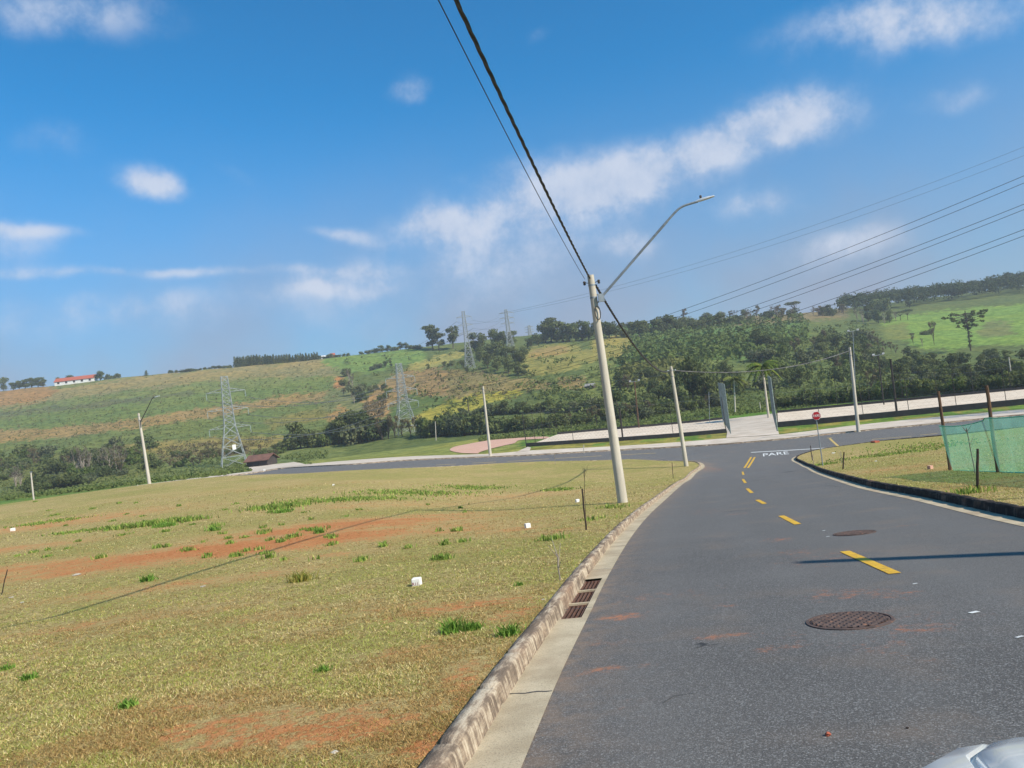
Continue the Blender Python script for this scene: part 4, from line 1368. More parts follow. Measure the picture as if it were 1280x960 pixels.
SB, ST = up_to(1028.6, 582, 1020, 519.7)
sg = empty('stop_sign', SB); tag(sg, 'red octagonal stop sign on a thin post at the tip of the right lawn', 'stop sign')
SD = ST - SB
MB().tube([(0, 0, -.1), SD * 1.0 + [0, .03, .2]], .03, 8).build('post', m_galv, sg, True)
yaw = math.atan2(-SD[0], 1) * 0 + math.radians(-8)
plate = MB(); R8 = .255
for rr, zo, nm, mt in ((R8, 0, 'sign_rim', m_whi), (R8 * .92, -.008, 'sign_plate', m_red)):
    mb = MB(); vs = []
    for yy in (-.01, .01):
        for k in range(8):
            a = math.pi / 8 + k * math.pi / 4
            vs.append((rr * math.cos(a), yy + zo, rr * math.sin(a)))
    mb.add(vs, [list(range(8)), list(range(15, 7, -1))] + [[k, k + 8, (k + 1) % 8 + 8, (k + 1) % 8] for k in range(8)])
    o = mb.build(nm, mt, sg); o.location = tuple(SD + [0, -.05, 0]); o.rotation_euler = (0, 0, yaw)
    if nm == 'sign_plate': pl_o = o
tme = text_mesh('PARE', .19, m_whi, 'lettering')
o = link('lettering', tme, pl_o); o.rotation_euler = (math.pi / 2, 0, 0); o.location = (0, -.022, 0); o.scale = (.92, 1.15, 1)


def stake(label, pb, pt, r=.022, mat=m_stake, name='stake', cat='stake', twig=False):
    B, T = up_to(*pb, *pt, dz=.1)
    root = empty(name, B); tag(root, label, cat)
    D = T - B
    pts = [D * u + np.array([.006 * math.sin(u * 9), .004 * math.cos(u * 7), 0]) for u in np.linspace(-.05, 1, 6)]
    MB().tube(pts, [r] * 5 + [r * .9], 7).build('shaft', mat, root, True)
    if twig:
        mb = MB()
        rs = random.Random(int(pb[0]))
        for k in range(5):
            u = rs.uniform(.5, .98); a = rs.uniform(0, 6.28); l = rs.uniform(.15, .4)
            mb.tube([D * u, D * u + np.array([math.cos(a) * l * .6, math.sin(a) * l * .6, l * .8])], [r * .6, r * .25], 5)
        mb.build('twig', mat, root)
    return root


stake('dark leaning wooden stake on the near lawn left of the kerb', (733, 664), (727.5, 611), .020)
stake('thin grey sapling stem beside the kerb near the drain grate', (700, 728), (696.5, 693), .009, m_dry, 'sapling', 'sapling', True)
stake('thin bare sapling behind the dark leaning stake', (732, 650), (730, 585), .007, m_stake, 'sapling', 'sapling', True)
stake('short dark stake near the corner pole', (841.5, 598), (840, 578), .022)
stake('dark stake left of the stop sign', (1015.5, 576), (1013, 557), .03)
stake('dark stake right of the stop sign', (1053.5, 588), (1055, 565), .03)
stake('thin pale stem beside the stake right of the stop sign', (1052, 580), (1051, 565), .014, m_dry, 'sapling', 'sapling', True)
stake('thin stem between the stop sign and the stake left of it', (1017.5, 583), (1015.5, 568), .014, m_dry, 'sapling', 'sapling', True)
stake('dark stake in front of the green net', (1221.5, 615), (1222, 561), .026)
stake('pale leaning stem against the green net', (1219, 592), (1208, 535), .013, m_dry, 'sapling', 'sapling', True)
stake('thin stem on the far lawn edge between the near pole and the court', (694, 581), (693, 568), .02, m_dry, 'sapling', 'sapling', True)
stake('short post on the far pavement in front of the left court', (730, 566), (729.5, 556), .05, m_pole, 'marker_post', 'post')
stake('short post on the far left kerb', (172.5, 612), (172, 606), .05, m_pole, 'marker_post', 'post')
stake('bent dark twig standing in the grass at the left edge', (2, 743), (9, 712), .012, m_stake, 'sapling', 'sapling', False)

# green shade net on timber posts
m_net, k, out = new_mat('green_net')
p = pos(k)
n1 = k.noise(p, 1.6, 5, 0.6)
cn = k.mix(k.ramp(n1, .3, .7), srgb(112, 192, 166), srgb(142, 212, 188))
df = k.add('ShaderNodeBsdfDiffuse'); k.l.new(cn, df.inputs[0])
tl = k.add('ShaderNodeBsdfTranslucent'); k.l.new(cn, tl.inputs[0])
tp = k.add('ShaderNodeBsdfTransparent'); tp.inputs[0].default_value = (.72, .95, .86, 1)
m1 = k.add('ShaderNodeMixShader'); m1.inputs[0].default_value = .45; k.l.new(df.outputs[0], m1.inputs[1]); k.l.new(tl.outputs[0], m1.inputs[2])
m2 = k.add('ShaderNodeMixShader'); k.put(m2.inputs[0], k.ramp(n1, .2, .8, .74, .60)); k.l.new(m1.outputs[0], m2.inputs[1]); k.l.new(tp.outputs[0], m2.inputs[2])
k.l.new(m2.outputs[0], out.inputs[0])
NB = [gp(1188, 588.5, .1), gp(1247.5, 590.5, .1)]
dn = NB[1] - NB[0]
NB += [NB[1] + dn * 1.15 + [0, -.3, 0], NB[1] + dn * 2.4 + [0, -.9, 0], NB[1] + dn * 3.7 + [0, -1.6, 0]]
for q in NB[2:]: q[2] = g(q[0], q[1]) + .1
NTt = [at(1172.5, 489, NB[0][1]), at(1233, 482, NB[1][1])]
nf = empty('net_fence', NB[0]); tag(nf, 'translucent green net fence strung between rough timber posts on the right lawn', 'net fence')
inv = Matrix.Translation(Vector(-NB[0]))
for i, B in enumerate(NB):
    T = NTt[i] if i < 2 else B + [-.25, 0, 2.75]
    D = T - B
    pts = [B + D * u + np.array([.012 * math.sin(u * 8 + i), .01 * math.cos(u * 6), 0]) for u in np.linspace(-.04, 1, 8)]
    o = MB().tube(pts, list(np.linspace(.052, .042, 8)), 8).build('post', m_brownpost, nf, True); o.matrix_parent_inverse = inv
V = []; nz_ = 14; nx_ = 30
cols = []
for i in range(len(NB) - 1):
    for a in range(nx_):
        u = a / nx_
        cols.append((NB[i] * (1 - u) + NB[i + 1] * u, u, i))
cols.append((NB[-1], 0, len(NB)))
for (Bp, u, i) in cols:
    hT = (1.42 + .05 * i) - .07 * math.sin(math.pi * u)
    lean = -.30 * (1 if True else 0)
    for j in range(nz_ + 1):
        v = j / nz_
        z = -0.02 + hT * v
        puff = .10 * math.sin(math.pi * u) * math.sin(math.pi * v) + .02 * math.sin(u * 21 + v * 4) * (1 - v) + (.10 * (1 - v) ** 4)
        V.append((Bp[0] + lean * .62 * v - .0 * puff, Bp[1] - puff - .06, Bp[2] + z))
nc = len(cols)
Fc = np.array([[a * (nz_ + 1) + j, (a + 1) * (nz_ + 1) + j, (a + 1) * (nz_ + 1) + j + 1, a * (nz_ + 1) + j + 1] for a in range(nc - 1) for j in range(nz_)])
o = link('net', np_mesh('net', np.array(V), Fc, m_net, True), nf); o.matrix_parent_inverse = inv
hem = MB()
hem.tube([V[a * (nz_ + 1) + nz_] for a in range(nc)], .014, 5)
hem.tube([np.array(V[a * (nz_ + 1)]) + [0, -.02, .03] for a in range(nc)], .03, 6)
m_hem = worn('net_hem', srgb(104, 190, 158), srgb(80, 160, 130), 4)
o = hem.build('hem', m_hem, nf, True); o.matrix_parent_inverse = inv

m_tar = worn('tar_seam', (.05, .048, .046), (.08, .076, .072), 3, .9)
# ---------------------------------------------------------------- road furniture flush with the street
def dash(P, Q, wd, mb):
    """painted bar from P to Q, draped"""
    pts = resample(np.array([P[:2], Q[:2]]), .25)
    L, R = offset(pts, -wd / 2), offset(pts, wd / 2)
    V = np.concatenate([np.c_[L, g(L[:, 0], L[:, 1]) + .0125], np.c_[R, g(R[:, 0], R[:, 1]) + .0125]])
    n = len(pts)
    mb.add(V, [[i, i + n, i + n + 1, i + 1] for i in range(n - 1)])


ym = MB()
for a, b in (((1119, 718), (1056, 690)), ((997.5, 656), (976.5, 645.2)), ((956, 630.2), (946.5, 625.2)), ((940, 616.5), (934, 611)), ((932, 604), (928.5, 599)), ((929.5, 593.8), (928.2, 589.8))):
    dash(gp(*a), gp(*b), .125, ym)
nd = gp(1119, 718) - gp(1056, 690)
for q in (2, 5, 8): dash(gp(1119, 718) + nd * q * 1.0 + nd * 0.0, gp(1119, 718) + nd * (q + 1), .125, ym)
dash(gp(930.5, 585), gp(939, 571.5), .16, ym); dash(gp(935, 585), gp(943.5, 571.5), .16, ym)
tag(ym.build('yellow_road_marking', m_yel), kind='structure')
cm = MB()
cl_pts = [gp(x, y) for x, y in ((560, 581), (640, 576.6), (760, 569.5), (800, 567.5))]
for a, b in (((545, 581.5), (570, 580)), ((590, 579), (620, 577.5)), ((633, 577), (686, 573.6)), ((694, 573.2), (752, 569.8)), ((768, 569), (820, 566.4)), ((1090, 549.3), (1140, 545.3)), ((1150, 544), (1172, 541.8))):
    dash(gp(*a), gp(*b), .22, cm)
dash(gp(1037, 548), gp(1048, 558), .2, cm); dash(gp(1034, 547.6), gp(1040, 547.4), .3, cm)
tag(cm.build('faded_road_marking', m_yeld), kind='structure')
wm = MB()
dash(gp(939, 565.6), gp(1066, 558), .42, wm)
for x, y, l, wd in ((1218, 767, .13, .07), (1144, 731, .09, .035), (1275, 798, .1, .04), (1035, 671.5, .1, .05), (1030, 664, .1, .06)):
    P = gp(x, y); dash(P - [l * .3, .01, 0], P + [l * .3, .01, 0], wd * .65, wm)
tag(wm.build('white_road_marking', m_whi), kind='structure')
cr = MB()
rsc = np.random.RandomState(31)
for line, wd in (([(905, 640), (925, 638.5), (958, 637)], .03), ([(1012, 610), (1030, 607.5), (1052, 609.5)], .03), ([(940, 604), (962, 602.5), (975, 603)], .04), ([(868, 812), (880, 808), (903, 806)], .010),
                 ([(830, 880), (842, 872), (868, 868)], .007), ([(985, 592), (1000, 590), (1018, 591)], .05)):
    Pc = spline(np.array([gp(x, y)[:2] for x, y in line]), .12)
    Pc = Pc + rsc.normal(0, wd * .5, Pc.shape)
    L, R = offset(Pc, -wd / 2), offset(Pc, wd / 2)
    n_ = len(Pc)
    cr.add(np.concatenate([np.c_[L, g(L[:, 0], L[:, 1]) + .0105], np.c_[R, g(R[:, 0], R[:, 1]) + .0105]]), [[i, i + n_, i + n_ + 1, i + 1] for i in range(n_ - 1)])
tag(cr.build('road_crack', m_tar), kind='structure')
tp_ = text_mesh('PARE', 1.0, m_whi, 'road_lettering')
PL, PR = gp(953.5, 570), gp(985.5, 567)
ux = (PR - PL)[:2]; ulen = np.linalg.norm(ux); ux /= ulen; uy = np.array([-ux[1], ux[0]])
ctr = (gp(953.5, 569) + gp(985.5, 566.4))[:2] / 2
co = np.empty(len(tp_.vertices) * 3, np.float32); tp_.vertices.foreach_get('co', co); co = co.reshape(-1, 3)
wx = co[:, 0].max() - co[:, 0].min(); hy = co[:, 1].max() - co[:, 1].min()
XY = ctr + (co[:, :1] / wx * ulen) * ux + (co[:, 1:2] / hy * 2.8) * uy
tp_.vertices.foreach_set('co', np.c_[XY, g(XY[:, 0], XY[:, 1]) + .014].astype(np.float32).ravel()); tp_.update()
tag(link('road_lettering', tp_), kind='structure')


def manhole(label, px, py, r):
    P = gp(px, py)
    nx = np.array([0, -(-0.0988), 1.0]); 
    sl = math.atan(float(g(P[0], P[1] + .5) - g(P[0], P[1] - .5)))
    root = empty('manhole_cover', P + [0, 0, .010]); root.rotation_euler = (sl, 0, 0)
    tag(root, label, 'manhole cover', 'manhole covers in the carriageway')
    MB().lathe([(r, -.03), (r, .004), (r * .93, .006), (r * .92, -.004)], 40).build('rim', m_manhole, root)
    lid = MB().lathe([(r * .905, -.03), (r * .905, .001), (r * .88, .004)], 40).build('lid', m_manhole, root)
    lid.data.materials.append(m_manhole)
    # raised cast pattern as one continuous corrugated face
    nn = 72; vs = []; fs = []
    for i in range(nn + 1):
        for j in range(nn + 1):
            u, v = (i / nn * 2 - 1), (j / nn * 2 - 1)
            x, y = r * .87 * u * math.sqrt(1 - v * v / 2), r * .87 * v * math.sqrt(1 - u * u / 2)
            z = .0055 + .006 * (math.sin(x * 78) * math.sin(y * 78) > .12)
            vs.append((x, y, z))
    for i in range(nn):
        for j in range(nn):
            a = i * (nn + 1) + j; fs.append([a, a + nn + 1, a + nn + 2, a + 1])
    MB().add(vs, fs).build('cast_pattern', m_manhole, lid)
    return root


manhole('larger rusty round manhole cover nearest the viewer', 1062, 777, .335)
manhole('smaller looking rusty manhole cover beside the second yellow dash', 1068, 667, .315)

# drain grate
i0 = np.argmin(abs(sKL - G0)); i1 = np.argmin(abs(sKL - G1))
Pa, Pb = KL[i0], KL[i1]
dv = Pb - Pa; Lg = np.linalg.norm(dv); dv /= Lg; rv = np.array([dv[1], -dv[0]])
gr = empty('drain_grate', (*Pa, float(g(*Pa)))); tag(gr, 'rusty three part drain grate set in the gutter beside the kerb', 'drain grate')
inv = Matrix.Translation(Vector((-Pa[0], -Pa[1], -float(g(*Pa)))))
W3 = lambda s, t, z: np.array([*(Pa + dv * s + rv * t), float(g(*(Pa + dv * s + rv * t))) + z])
pit = MB(); W_ = .25
cs = [W3(-.03, -.02, 0), W3(Lg + .03, -.02, 0), W3(Lg + .03, W_ + .02, 0), W3(-.03, W_ + .02, 0)]
lo = [c - [0, 0, .38] for c in cs]; hi = [c - [0, 0, .02] for c in cs]
pit.add(lo + hi, [[0, 1, 2, 3], [0, 4, 5, 1], [1, 5, 6, 2], [2, 6, 7, 3], [3, 7, 4, 0]])
o = pit.build('pit', m_pit, gr); o.matrix_parent_inverse = inv
nsec = 3
for kx in range(nsec):
    s0, s1 = Lg * kx / nsec + .03, Lg * (kx + 1) / nsec - .03
    mb = MB()
    for q in range(5):
        t = .026 + (W_ - .06) * q / 4
        a, b = W3(s0, t, -.012), W3(s1, t, -.012)
        mb.add([a - [*(rv * .0055), 0], a + [*(rv * .0055), 0], b + [*(rv * .0055), 0], b - [*(rv * .0055), 0], a - [*(rv * .0055), .05], a + [*(rv * .0055), -.05], b + [*(rv * .0055), -.05], b - [*(rv * .0055), .05]],
               [[0, 1, 2, 3], [0, 4, 5, 1], [1, 5, 6, 2], [2, 6, 7, 3], [3, 7, 4, 0]])
    for s in (s0, s1 - .012):
        cs = [W3(s, .0, -.014), W3(s, W_ - .01, -.014), W3(s + .014, W_ - .01, -.014), W3(s + .014, .0, -.014)]
        mb.add(cs + [c - [0, 0, .05] for c in cs], [[3, 2, 1, 0], [0, 1, 5, 4], [1, 2, 6, 5], [2, 3, 7, 6], [3, 0, 4, 7]])
    o = mb.build('grille', m_rust, gr); o.matrix_parent_inverse = inv
for kx in (1, 2):
    s = Lg * kx / nsec
    cs = [W3(s - .028, .0, .008), W3(s - .028, W_ - .002, .008), W3(s + .028, W_ - .002, .008), W3(s + .028, .0, .008)]
    o = MB().add(cs + [c - [0, 0, .12] for c in cs], [[3, 2, 1, 0], [0, 1, 5, 4], [1, 2, 6, 5], [2, 3, 7, 6], [3, 0, 4, 7]]).build('cross_beam', m_conc, gr); o.matrix_parent_inverse = inv

# ---------------------------------------------------------------- vegetation
def leaf_quads(C, Nrm, size, rs, stretch=1.0):
    """leaf clumps: irregular quads at points C facing roughly Nrm"""
    n = len(C)
    Nn = Nrm + rs.normal(0, .55, (n, 3)); Nn /= np.linalg.norm(Nn, axis=1)[:, None] + 1e-9
    r = rs.normal(size=(n, 3)); u = np.cross(Nn, r); u /= np.linalg.norm(u, axis=1)[:, None] + 1e-9
    v = np.cross(Nn, u)
    s = size * rs.uniform(.55, 1.35, (n, 1))
    k = rs.uniform(.6, 1.4, (n, 4, 1))
    P = np.stack([C + u * s * k[:, 0] * stretch, C + v * s * k[:, 1] * .7, C - u * s * k[:, 2] * stretch, C - v * s * k[:, 3] * .7], 1)
    P[:, 0] += Nn * s * .25; P[:, 2] -= Nn * s * .2
    F = np.arange(4 * n).reshape(n, 4)
    return P.reshape(-1, 3), F


def lobes_leaves(lobes, n, size, rs, stretch=1.0, inner=.55, upbias=.15):
    wts = np.array([l[3] * l[4] * 1.0 for l in lobes]); wts = wts / wts.sum()
    idx = rs.choice(len(lobes), n, p=wts)
    D = rs.normal(size=(n, 3)); D[:, 2] += upbias; D /= np.linalg.norm(D, axis=1)[:, None]
    # sub-clumps roughen each lobe
    rad = (inner + (1 - inner) * rs.uniform(0, 1, n) ** .6)
    ph = rs.uniform(0, 6.28, (len(lobes), 3))
    bump = 1 + .22 * np.sin(D[:, 0] * 6 + ph[idx, 0]) * np.sin(D[:, 1] * 6 + ph[idx, 1]) + .15 * np.sin(D[:, 2] * 8 + ph[idx, 2])
    L = np.array([[l[0], l[1], l[2], l[3], l[4]] for l in lobes])[idx]
    C = L[:, :3] + D * np.stack([L[:, 3], L[:, 3], L[:, 4]], 1) * (rad * bump)[:, None]
    C[:, 2] = np.maximum(C[:, 2], 0.0)
    return leaf_quads(C, D, size, rs, stretch)


def branch_mb(mb, a, b, r0, r1, rs, wob=.03, n=5):
    pts = []
    for u in np.linspace(0, 1, n):
        p = np.asarray(a) * (1 - u) + np.asarray(b) * u
        if 0 < u < 1: p = p + rs.normal(0, wob, 3) * [1, 1, .4]
        pts.append(p)
    mb.tube(pts, list(np.linspace(r0, r1, n)), 5)
    return pts


PROTO = {}


def proto(kind, seed):
    """trunk and crown meshes of unit height"""
    rs = np.random.RandomState(seed * 13 + len(kind) * 101)
    mb = MB(); lob = []
    mat = L_MID; n = 800; size = .05; st = 1.0; inner = .6
    if kind == 'broad':
        k = rs.randint(6, 10)
        for i in range(k):
            a = i * 2.4 + rs.uniform(-.5, .5); rr = rs.uniform(.06, .30)
            lob.append((rr * math.cos(a), rr * math.sin(a), rs.uniform(.26, .84), rs.uniform(.15, .24), rs.uniform(.12, .19)))
        lob.append((0, 0, .84, .17, .15)); lob.append((rs.uniform(-.1, .1), 0, .34, .24, .17))
        top = branch_mb(mb, (0, 0, -.05), (.02, 0, .45), .035, .022, rs, .008)
        for l in lob: branch_mb(mb, (.02, 0, .3 + .12 * rs.rand()), l[:3], .016, .005, rs, .015, 4)
        mat = [L_DARK, L_MID][seed % 2]; n = 1100; size = .040
    elif kind == 'bush':
        k = rs.randint(6, 9)
        for i in range(k):
            a = i * 2.4 + rs.uniform(-.6, .6); rr = rs.uniform(.1, .5)
            lob.append((rr * math.cos(a), rr * math.sin(a), rs.uniform(.18, .7) * (1 - rr * .5), rs.uniform(.22, .34), rs.uniform(.18, .30)))
        for i in range(4): branch_mb(mb, (0, 0, -.05), (rs.uniform(-.3, .3), rs.uniform(-.3, .3), rs.uniform(.4, .7)), .02, .006, rs, .02, 4)
        mat = [L_DARK, L_MID, L_GREY][seed % 3]; n = 950; size = .060
    elif kind == 'lightbush':
        for i in range(8):
            a = i * 2.4 + rs.uniform(-.6, .6); rr = rs.uniform(.1, .55)
            lob.append((rr * math.cos(a), rr * math.sin(a), rs.uniform(.2, .7), rs.uniform(.2, .3), rs.uniform(.2, .32)))
        branch_mb(mb, (0, 0, -.05), (.05, 0, .5), .02, .006, rs, .02, 4)
        mat = [L_LIGHT, L_MID][seed % 2]; n = 850; size = .055; st = 1.3
    elif kind == 'tall':
        for i in range(17):
            a = i * 2.4 + rs.uniform(-.5, .5); z = rs.uniform(.30, .93); rr = rs.uniform(.05, .30) * (1.15 - .5 * z)
            lob.append((rr * math.cos(a), rr * math.sin(a), z, rs.uniform(.10, .15), rs.uniform(.06, .10)))
        lob.append((0, 0, .93, .09, .07))
        branch_mb(mb, (0, 0, -.05), (.02, .01, .9), .026, .008, rs, .01, 7)
        for l in lob: branch_mb(mb, (.01, 0, l[2] - .12), l[:3], .009, .003, rs, .01, 3)
        mat = [L_DARK, L_GREY][seed % 2]; n = 1900; size = .030
    elif kind == 'conifer':
        for z in np.linspace(.12, .95, 9):
            lob.append((rs.uniform(-.03, .03), rs.uniform(-.03, .03), z, .22 * (1.08 - z) + .05, .09))
        branch_mb(mb, (0, 0, -.05), (0, 0, .9), .025, .006, rs, .004, 4)
        mat = L_DARK; n = 420; size = .045; inner = .4
    elif kind == 'umbrella':
        for i in range(9):
            a = i * 2.4; rr = rs.uniform(.1, .5)
            lob.append((rr * math.cos(a), rr * math.sin(a), .84 - .10 * rr + rs.uniform(-.03, .05), .16, .075))
        branch_mb(mb, (0, 0, -.05), (0, 0, .45), .035, .028, rs, .01, 4)
        for l in lob: branch_mb(mb, (0, 0, .42), l[:3], .018, .005, rs, .02, 4)
        mat = L_GREY; n = 600; size = .038
    elif kind == 'round':
        lob = [(0, 0, .55, .36, .40), (.1, 0, .4, .3, .28), (-.1, .05, .45, .3, .3), (0, 0, .8, .2, .17)]
        branch_mb(mb, (0, 0, -.05), (0, 0, .4), .04, .03, rs, .005, 3)
        mat = L_DARK; n = 900; size = .05
    elif kind in ('bare', 'dry'):
        for i in range(9):
            a = rs.uniform(0, 6.28); e = (rs.uniform(.1, .32) * math.cos(a), rs.uniform(.1, .32) * math.sin(a), rs.uniform(.55, 1.0))
            b = branch_mb(mb, (0, 0, rs.uniform(.12, .4)), e, .013, .004, rs, .02, 5)
            for q in range(3):
                m = b[2 + q % 3]; branch_mb(mb, m, m + rs.normal(0, .09, 3) + [0, 0, .1], .006, .002, rs, .01, 3)
            lob.append((e[0], e[1], e[2] - .02, .10, .09))
        branch_mb(mb, (0, 0, -.05), (0, 0, .5), .026, .014, rs, .01, 4)
        mat = L_PURP if kind == 'bare' else L_DRY; n = 170 if kind == 'bare' else 420; size = .028 if kind == 'bare' else .034
    me_t = np_mesh('trunk', mb.v, mb.f, m_dry if kind == 'bare' else m_bark)
    V, F = lobes_leaves(lob, n, size, rs, st, inner)
    me_c = np_mesh('crown', V, F, mat)
    return me_t, me_c


def get(kind, v):
    if (kind, v) not in PROTO: PROTO[(kind, v)] = proto(kind, v)
    return PROTO[(kind, v)]


NV = {'broad': 6, 'bush': 6, 'lightbush': 4, 'tall': 4, 'conifer': 3, 'umbrella': 1, 'round': 1, 'bare': 4, 'dry': 3}
rg = random.Random(11)


def plant(kind, px, py, hpx, label, group=None, wide=1.0, name=None, v=None, Y=None, mat=None, cat='tree', minY=0):
    if Y is None:
        P = gp(px, py)
        if P[1] > 520 or P[1] < minY: P = onland(px, 495)
        P = np.array([P[0], P[1], float(land(P[0], P[1]))])
    else:
        P = onland(px, Y)
    h = hpx * P[1] / F_PX
    v = rg.randrange(NV[kind]) if v is None else v
    mt, mc = get(kind, v)
    nm = name or ('shrub' if 'bush' in kind else 'tree')
    root = empty(nm, P - [0, 0, .05 * h], rg.uniform(0, 6.28))
    root.scale = (h * wide, h * wide, h * rg.uniform(.94, 1.06))
    tag(root, label, 'shrub' if 'bush' in kind else cat, group)
    t = link('trunk', mt, root); c = link('crown', mc, root)
    if mat is not None:
        c.data = mc.copy(); c.data.materials.clear(); c.data.materials.append(mat)
    return root


# left skyline
plant('broad', 5, 489, 18, 'tall dark tree at the far left end of the skyline', None, .9)
for x, h in ((17, 10), (24, 12), (32, 13), (40, 14), (48, 13), (54, 10)):
    plant('broad', x, 485 - (x - 17) * .05, h, 'small dark tree in the clump left of the farm building', 'trees left of the farm building', 1.3)
plant('round', 73, 474, 11, 'small round tree behind the left end of the farm roof', None, .8, Y=500)
plant('broad', 87, 473, 13, 'broad dark tree showing over the farm roof', None, 1.5, Y=504)
plant('broad', 126, 473, 12, 'broad dark tree touching the right end of the farm building', None, 1.5)
for x, h in ((135, 8), (141, 7), (148, 8)):
    plant('bush', x, 470, h, 'low dark bush on the skyline right of the farm building', 'bushes right of the farm building', 1.0)
plant('conifer', 183, 467, 7, 'lone small tree on the bare left skyline', None, 1.6)
for i, x in enumerate(range(214, 292, 6)):
    plant('bush', x, 463 - (x - 214) * .075, rg.uniform(3.5, 6), 'low dark bush of the hedge left of the conifer block', 'low hedge on the left skyline', 1.2)
for i, x in enumerate(np.arange(295, 398, 3.4)):
    plant('conifer', x, 455.5 - (x - 295) * .075, 14.5 - (x - 295) * .055 + rg.uniform(-1, 1), 'dark upright tree in the dense planted block on the left skyline', 'planted conifer block on the skyline', 1.15, 'conifer', mat=None, minY=0)
for i, x in enumerate(np.arange(297, 398, 4.1)):
    plant('conifer', x, 453, 13.5 - (x - 295) * .055 + rg.uniform(-1, 1), 'dark upright tree in the dense planted block on the left skyline', 'planted conifer block on the skyline', 1.2, 'conifer', Y=506)
for x in np.arange(400, 440, 5):
    plant('bush', x, 449 - (x - 400) * .1, rg.uniform(4, 6.5), 'greyish bush below the tiny red house', 'bushes below the red house', 1.0)
for x, h in ((452, 5), (461, 7), (470, 8), (478, 10), (485, 9), (493, 8), (501, 10), (508, 9), (516, 8), (524, 7)):
    plant('broad' if h > 8 else 'bush', x, 441 - (x - 452) * .06, h, 'dark tree in the hedge left of the two tall trees', 'hedge left of the two tall trees', 1.2)
# the pair of tall trees and the ridge clump
plant('tall', 541, 437, 33, 'left and larger of the two tall open crowned trees beside the ridge pylon', None, 1.15, v=0)
plant('tall', 549, 437.5, 31, 'tree with its trunk in front, squeezed between the two tall ridge trees', None, .95, v=1)
plant('tall', 567, 436, 29, 'right one of the two tall open crowned trees beside the ridge pylon', None, 1.1, v=2)
CL = 'trees of the ridge clump below the pylons'
for x, y, h in ((594, 436, 20), (602, 436, 19), (586, 446, 14), (600, 450, 16), (612, 446, 18), (610, 458, 17), (620, 432, 23), (630, 431, 17), (640, 430, 16), (626, 444, 18), (634, 452, 18), (643, 447, 16), (650, 455, 17), (636, 464, 17), (648, 466, 16),
                (622, 462, 16), (655, 444, 14), (590, 456, 10), (580, 458, 9), (656, 466, 12), (664, 432, 12), (672, 428, 13)):
    plant('broad', x, y + 3, h * 1.2, 'dark green tree in the dense clump below the ridge pylons', CL, rg.uniform(.95, 1.25))
SK = 'dark trees along the middle skyline'
for x, y, h in ((682, 424, 22), (689, 423, 27), (696, 423, 24), (704, 423, 25), (712, 423, 22), (720, 422, 20), (728, 421, 24), (736, 421, 20), (745, 421, 21), (753, 420, 19), (762, 419, 17), (770, 419, 18), (780, 418, 17), (790, 417, 18),
                (799, 416, 18), (808, 415, 17), (817, 414, 18), (826, 413, 20), (835, 412, 20), (845, 411, 17), (855, 410, 15), (866, 408, 13), (876, 407, 12), (888, 406, 14), (900, 404, 14), (911, 403, 12), (921, 402, 12)):
    plant('broad' if h > 13 else 'bush', x, y + 4, h * 1.2, 'dark tree on the middle skyline behind the near pole', SK, rg.uniform(.9, 1.2))
plant('tall', 691, 424, 31, 'taller tree sticking out of the skyline row left of the near pole', None, .8, v=3)
plant('bare', 939, 402, 16, 'spindly bare tree on the skyline left of the flat topped tree', None, .7)
plant('umbrella', 994, 394, 19, 'pale flat topped tree standing clear on the right skyline', None, 1.05)
plant('round', 1036, 387, 15, 'round dense dark tree on the right skyline', None, .95)
BR = 'bare brownish trees below the right skyline'
for i in range(46):
    x = rg.uniform(845, 1065); y = 405 - (x - 845) * .085 + rg.uniform(-4, 7)
    plant(rg.choice(['bare', 'bare', 'bush', 'bush', 'broad', 'dry']), x, y, rg.uniform(9, 15), 'brownish half bare tree in the belt below the right skyline', BR, 1.1)
for x, y, h in ((1072, 401, 17), (1079, 404, 19), (1086, 402, 22), (1093, 401, 24), (1098, 404, 18), (1106, 405, 17), (1112, 403, 16), (1120, 402, 15)):
    plant('bare' if h % 2 else 'broad', x, y, h, 'thin stemmed tree at the upper left corner of the pasture', 'trees at the upper left corner of the pasture', .8)
plant('umbrella', 1126, 401, 14, 'left one of two leaning dark trees at the pasture edge', None, .8)
plant('umbrella', 1135, 400, 15, 'right one of two leaning dark trees at the pasture edge', None, .7)
plant('lightbush', 1100, 384, 20, 'large feathery bamboo clump on the right skyline', None, 1.3, 'bamboo_clump', v=1, cat='bamboo', mat=L_MID)
plant('broad', 1137, 379, 18, 'tree standing a little above the far wood', None, .6)

# far wood right of the bamboo: one mass
rs = np.random.RandomState(5)
VV = []; FF = []; no = 0
for i in range(330):
    x = rs.uniform(1052, 1420); u = rs.uniform(0, 1)
    Y = 505 + 150 * u ** 1.3
    P = onland(x, Y)
    h = rs.uniform(8.5, 13.0)
    lob = [(P[0] + rs.normal(0, 1.6), P[1] + rs.normal(0, 1.6), P[2] + h * rs.uniform(.35, .85), rs.uniform(2.0, 3.6), rs.uniform(1.8, 2.8)) for _ in range(5)]
    V, F = lobes_leaves(lob, 170, .62, rs)
    V[:, 2] = np.maximum(V[:, 2], P[2] - .5)
    VV.append(V); FF.append(F + no); no += len(V)
o = link('far_wood', np_mesh('far_wood', np.concatenate(VV), np.concatenate(FF), L_DARK))
tag(o, 'distant dark green wood along the right skyline above the pasture', 'wood', kind='stuff')

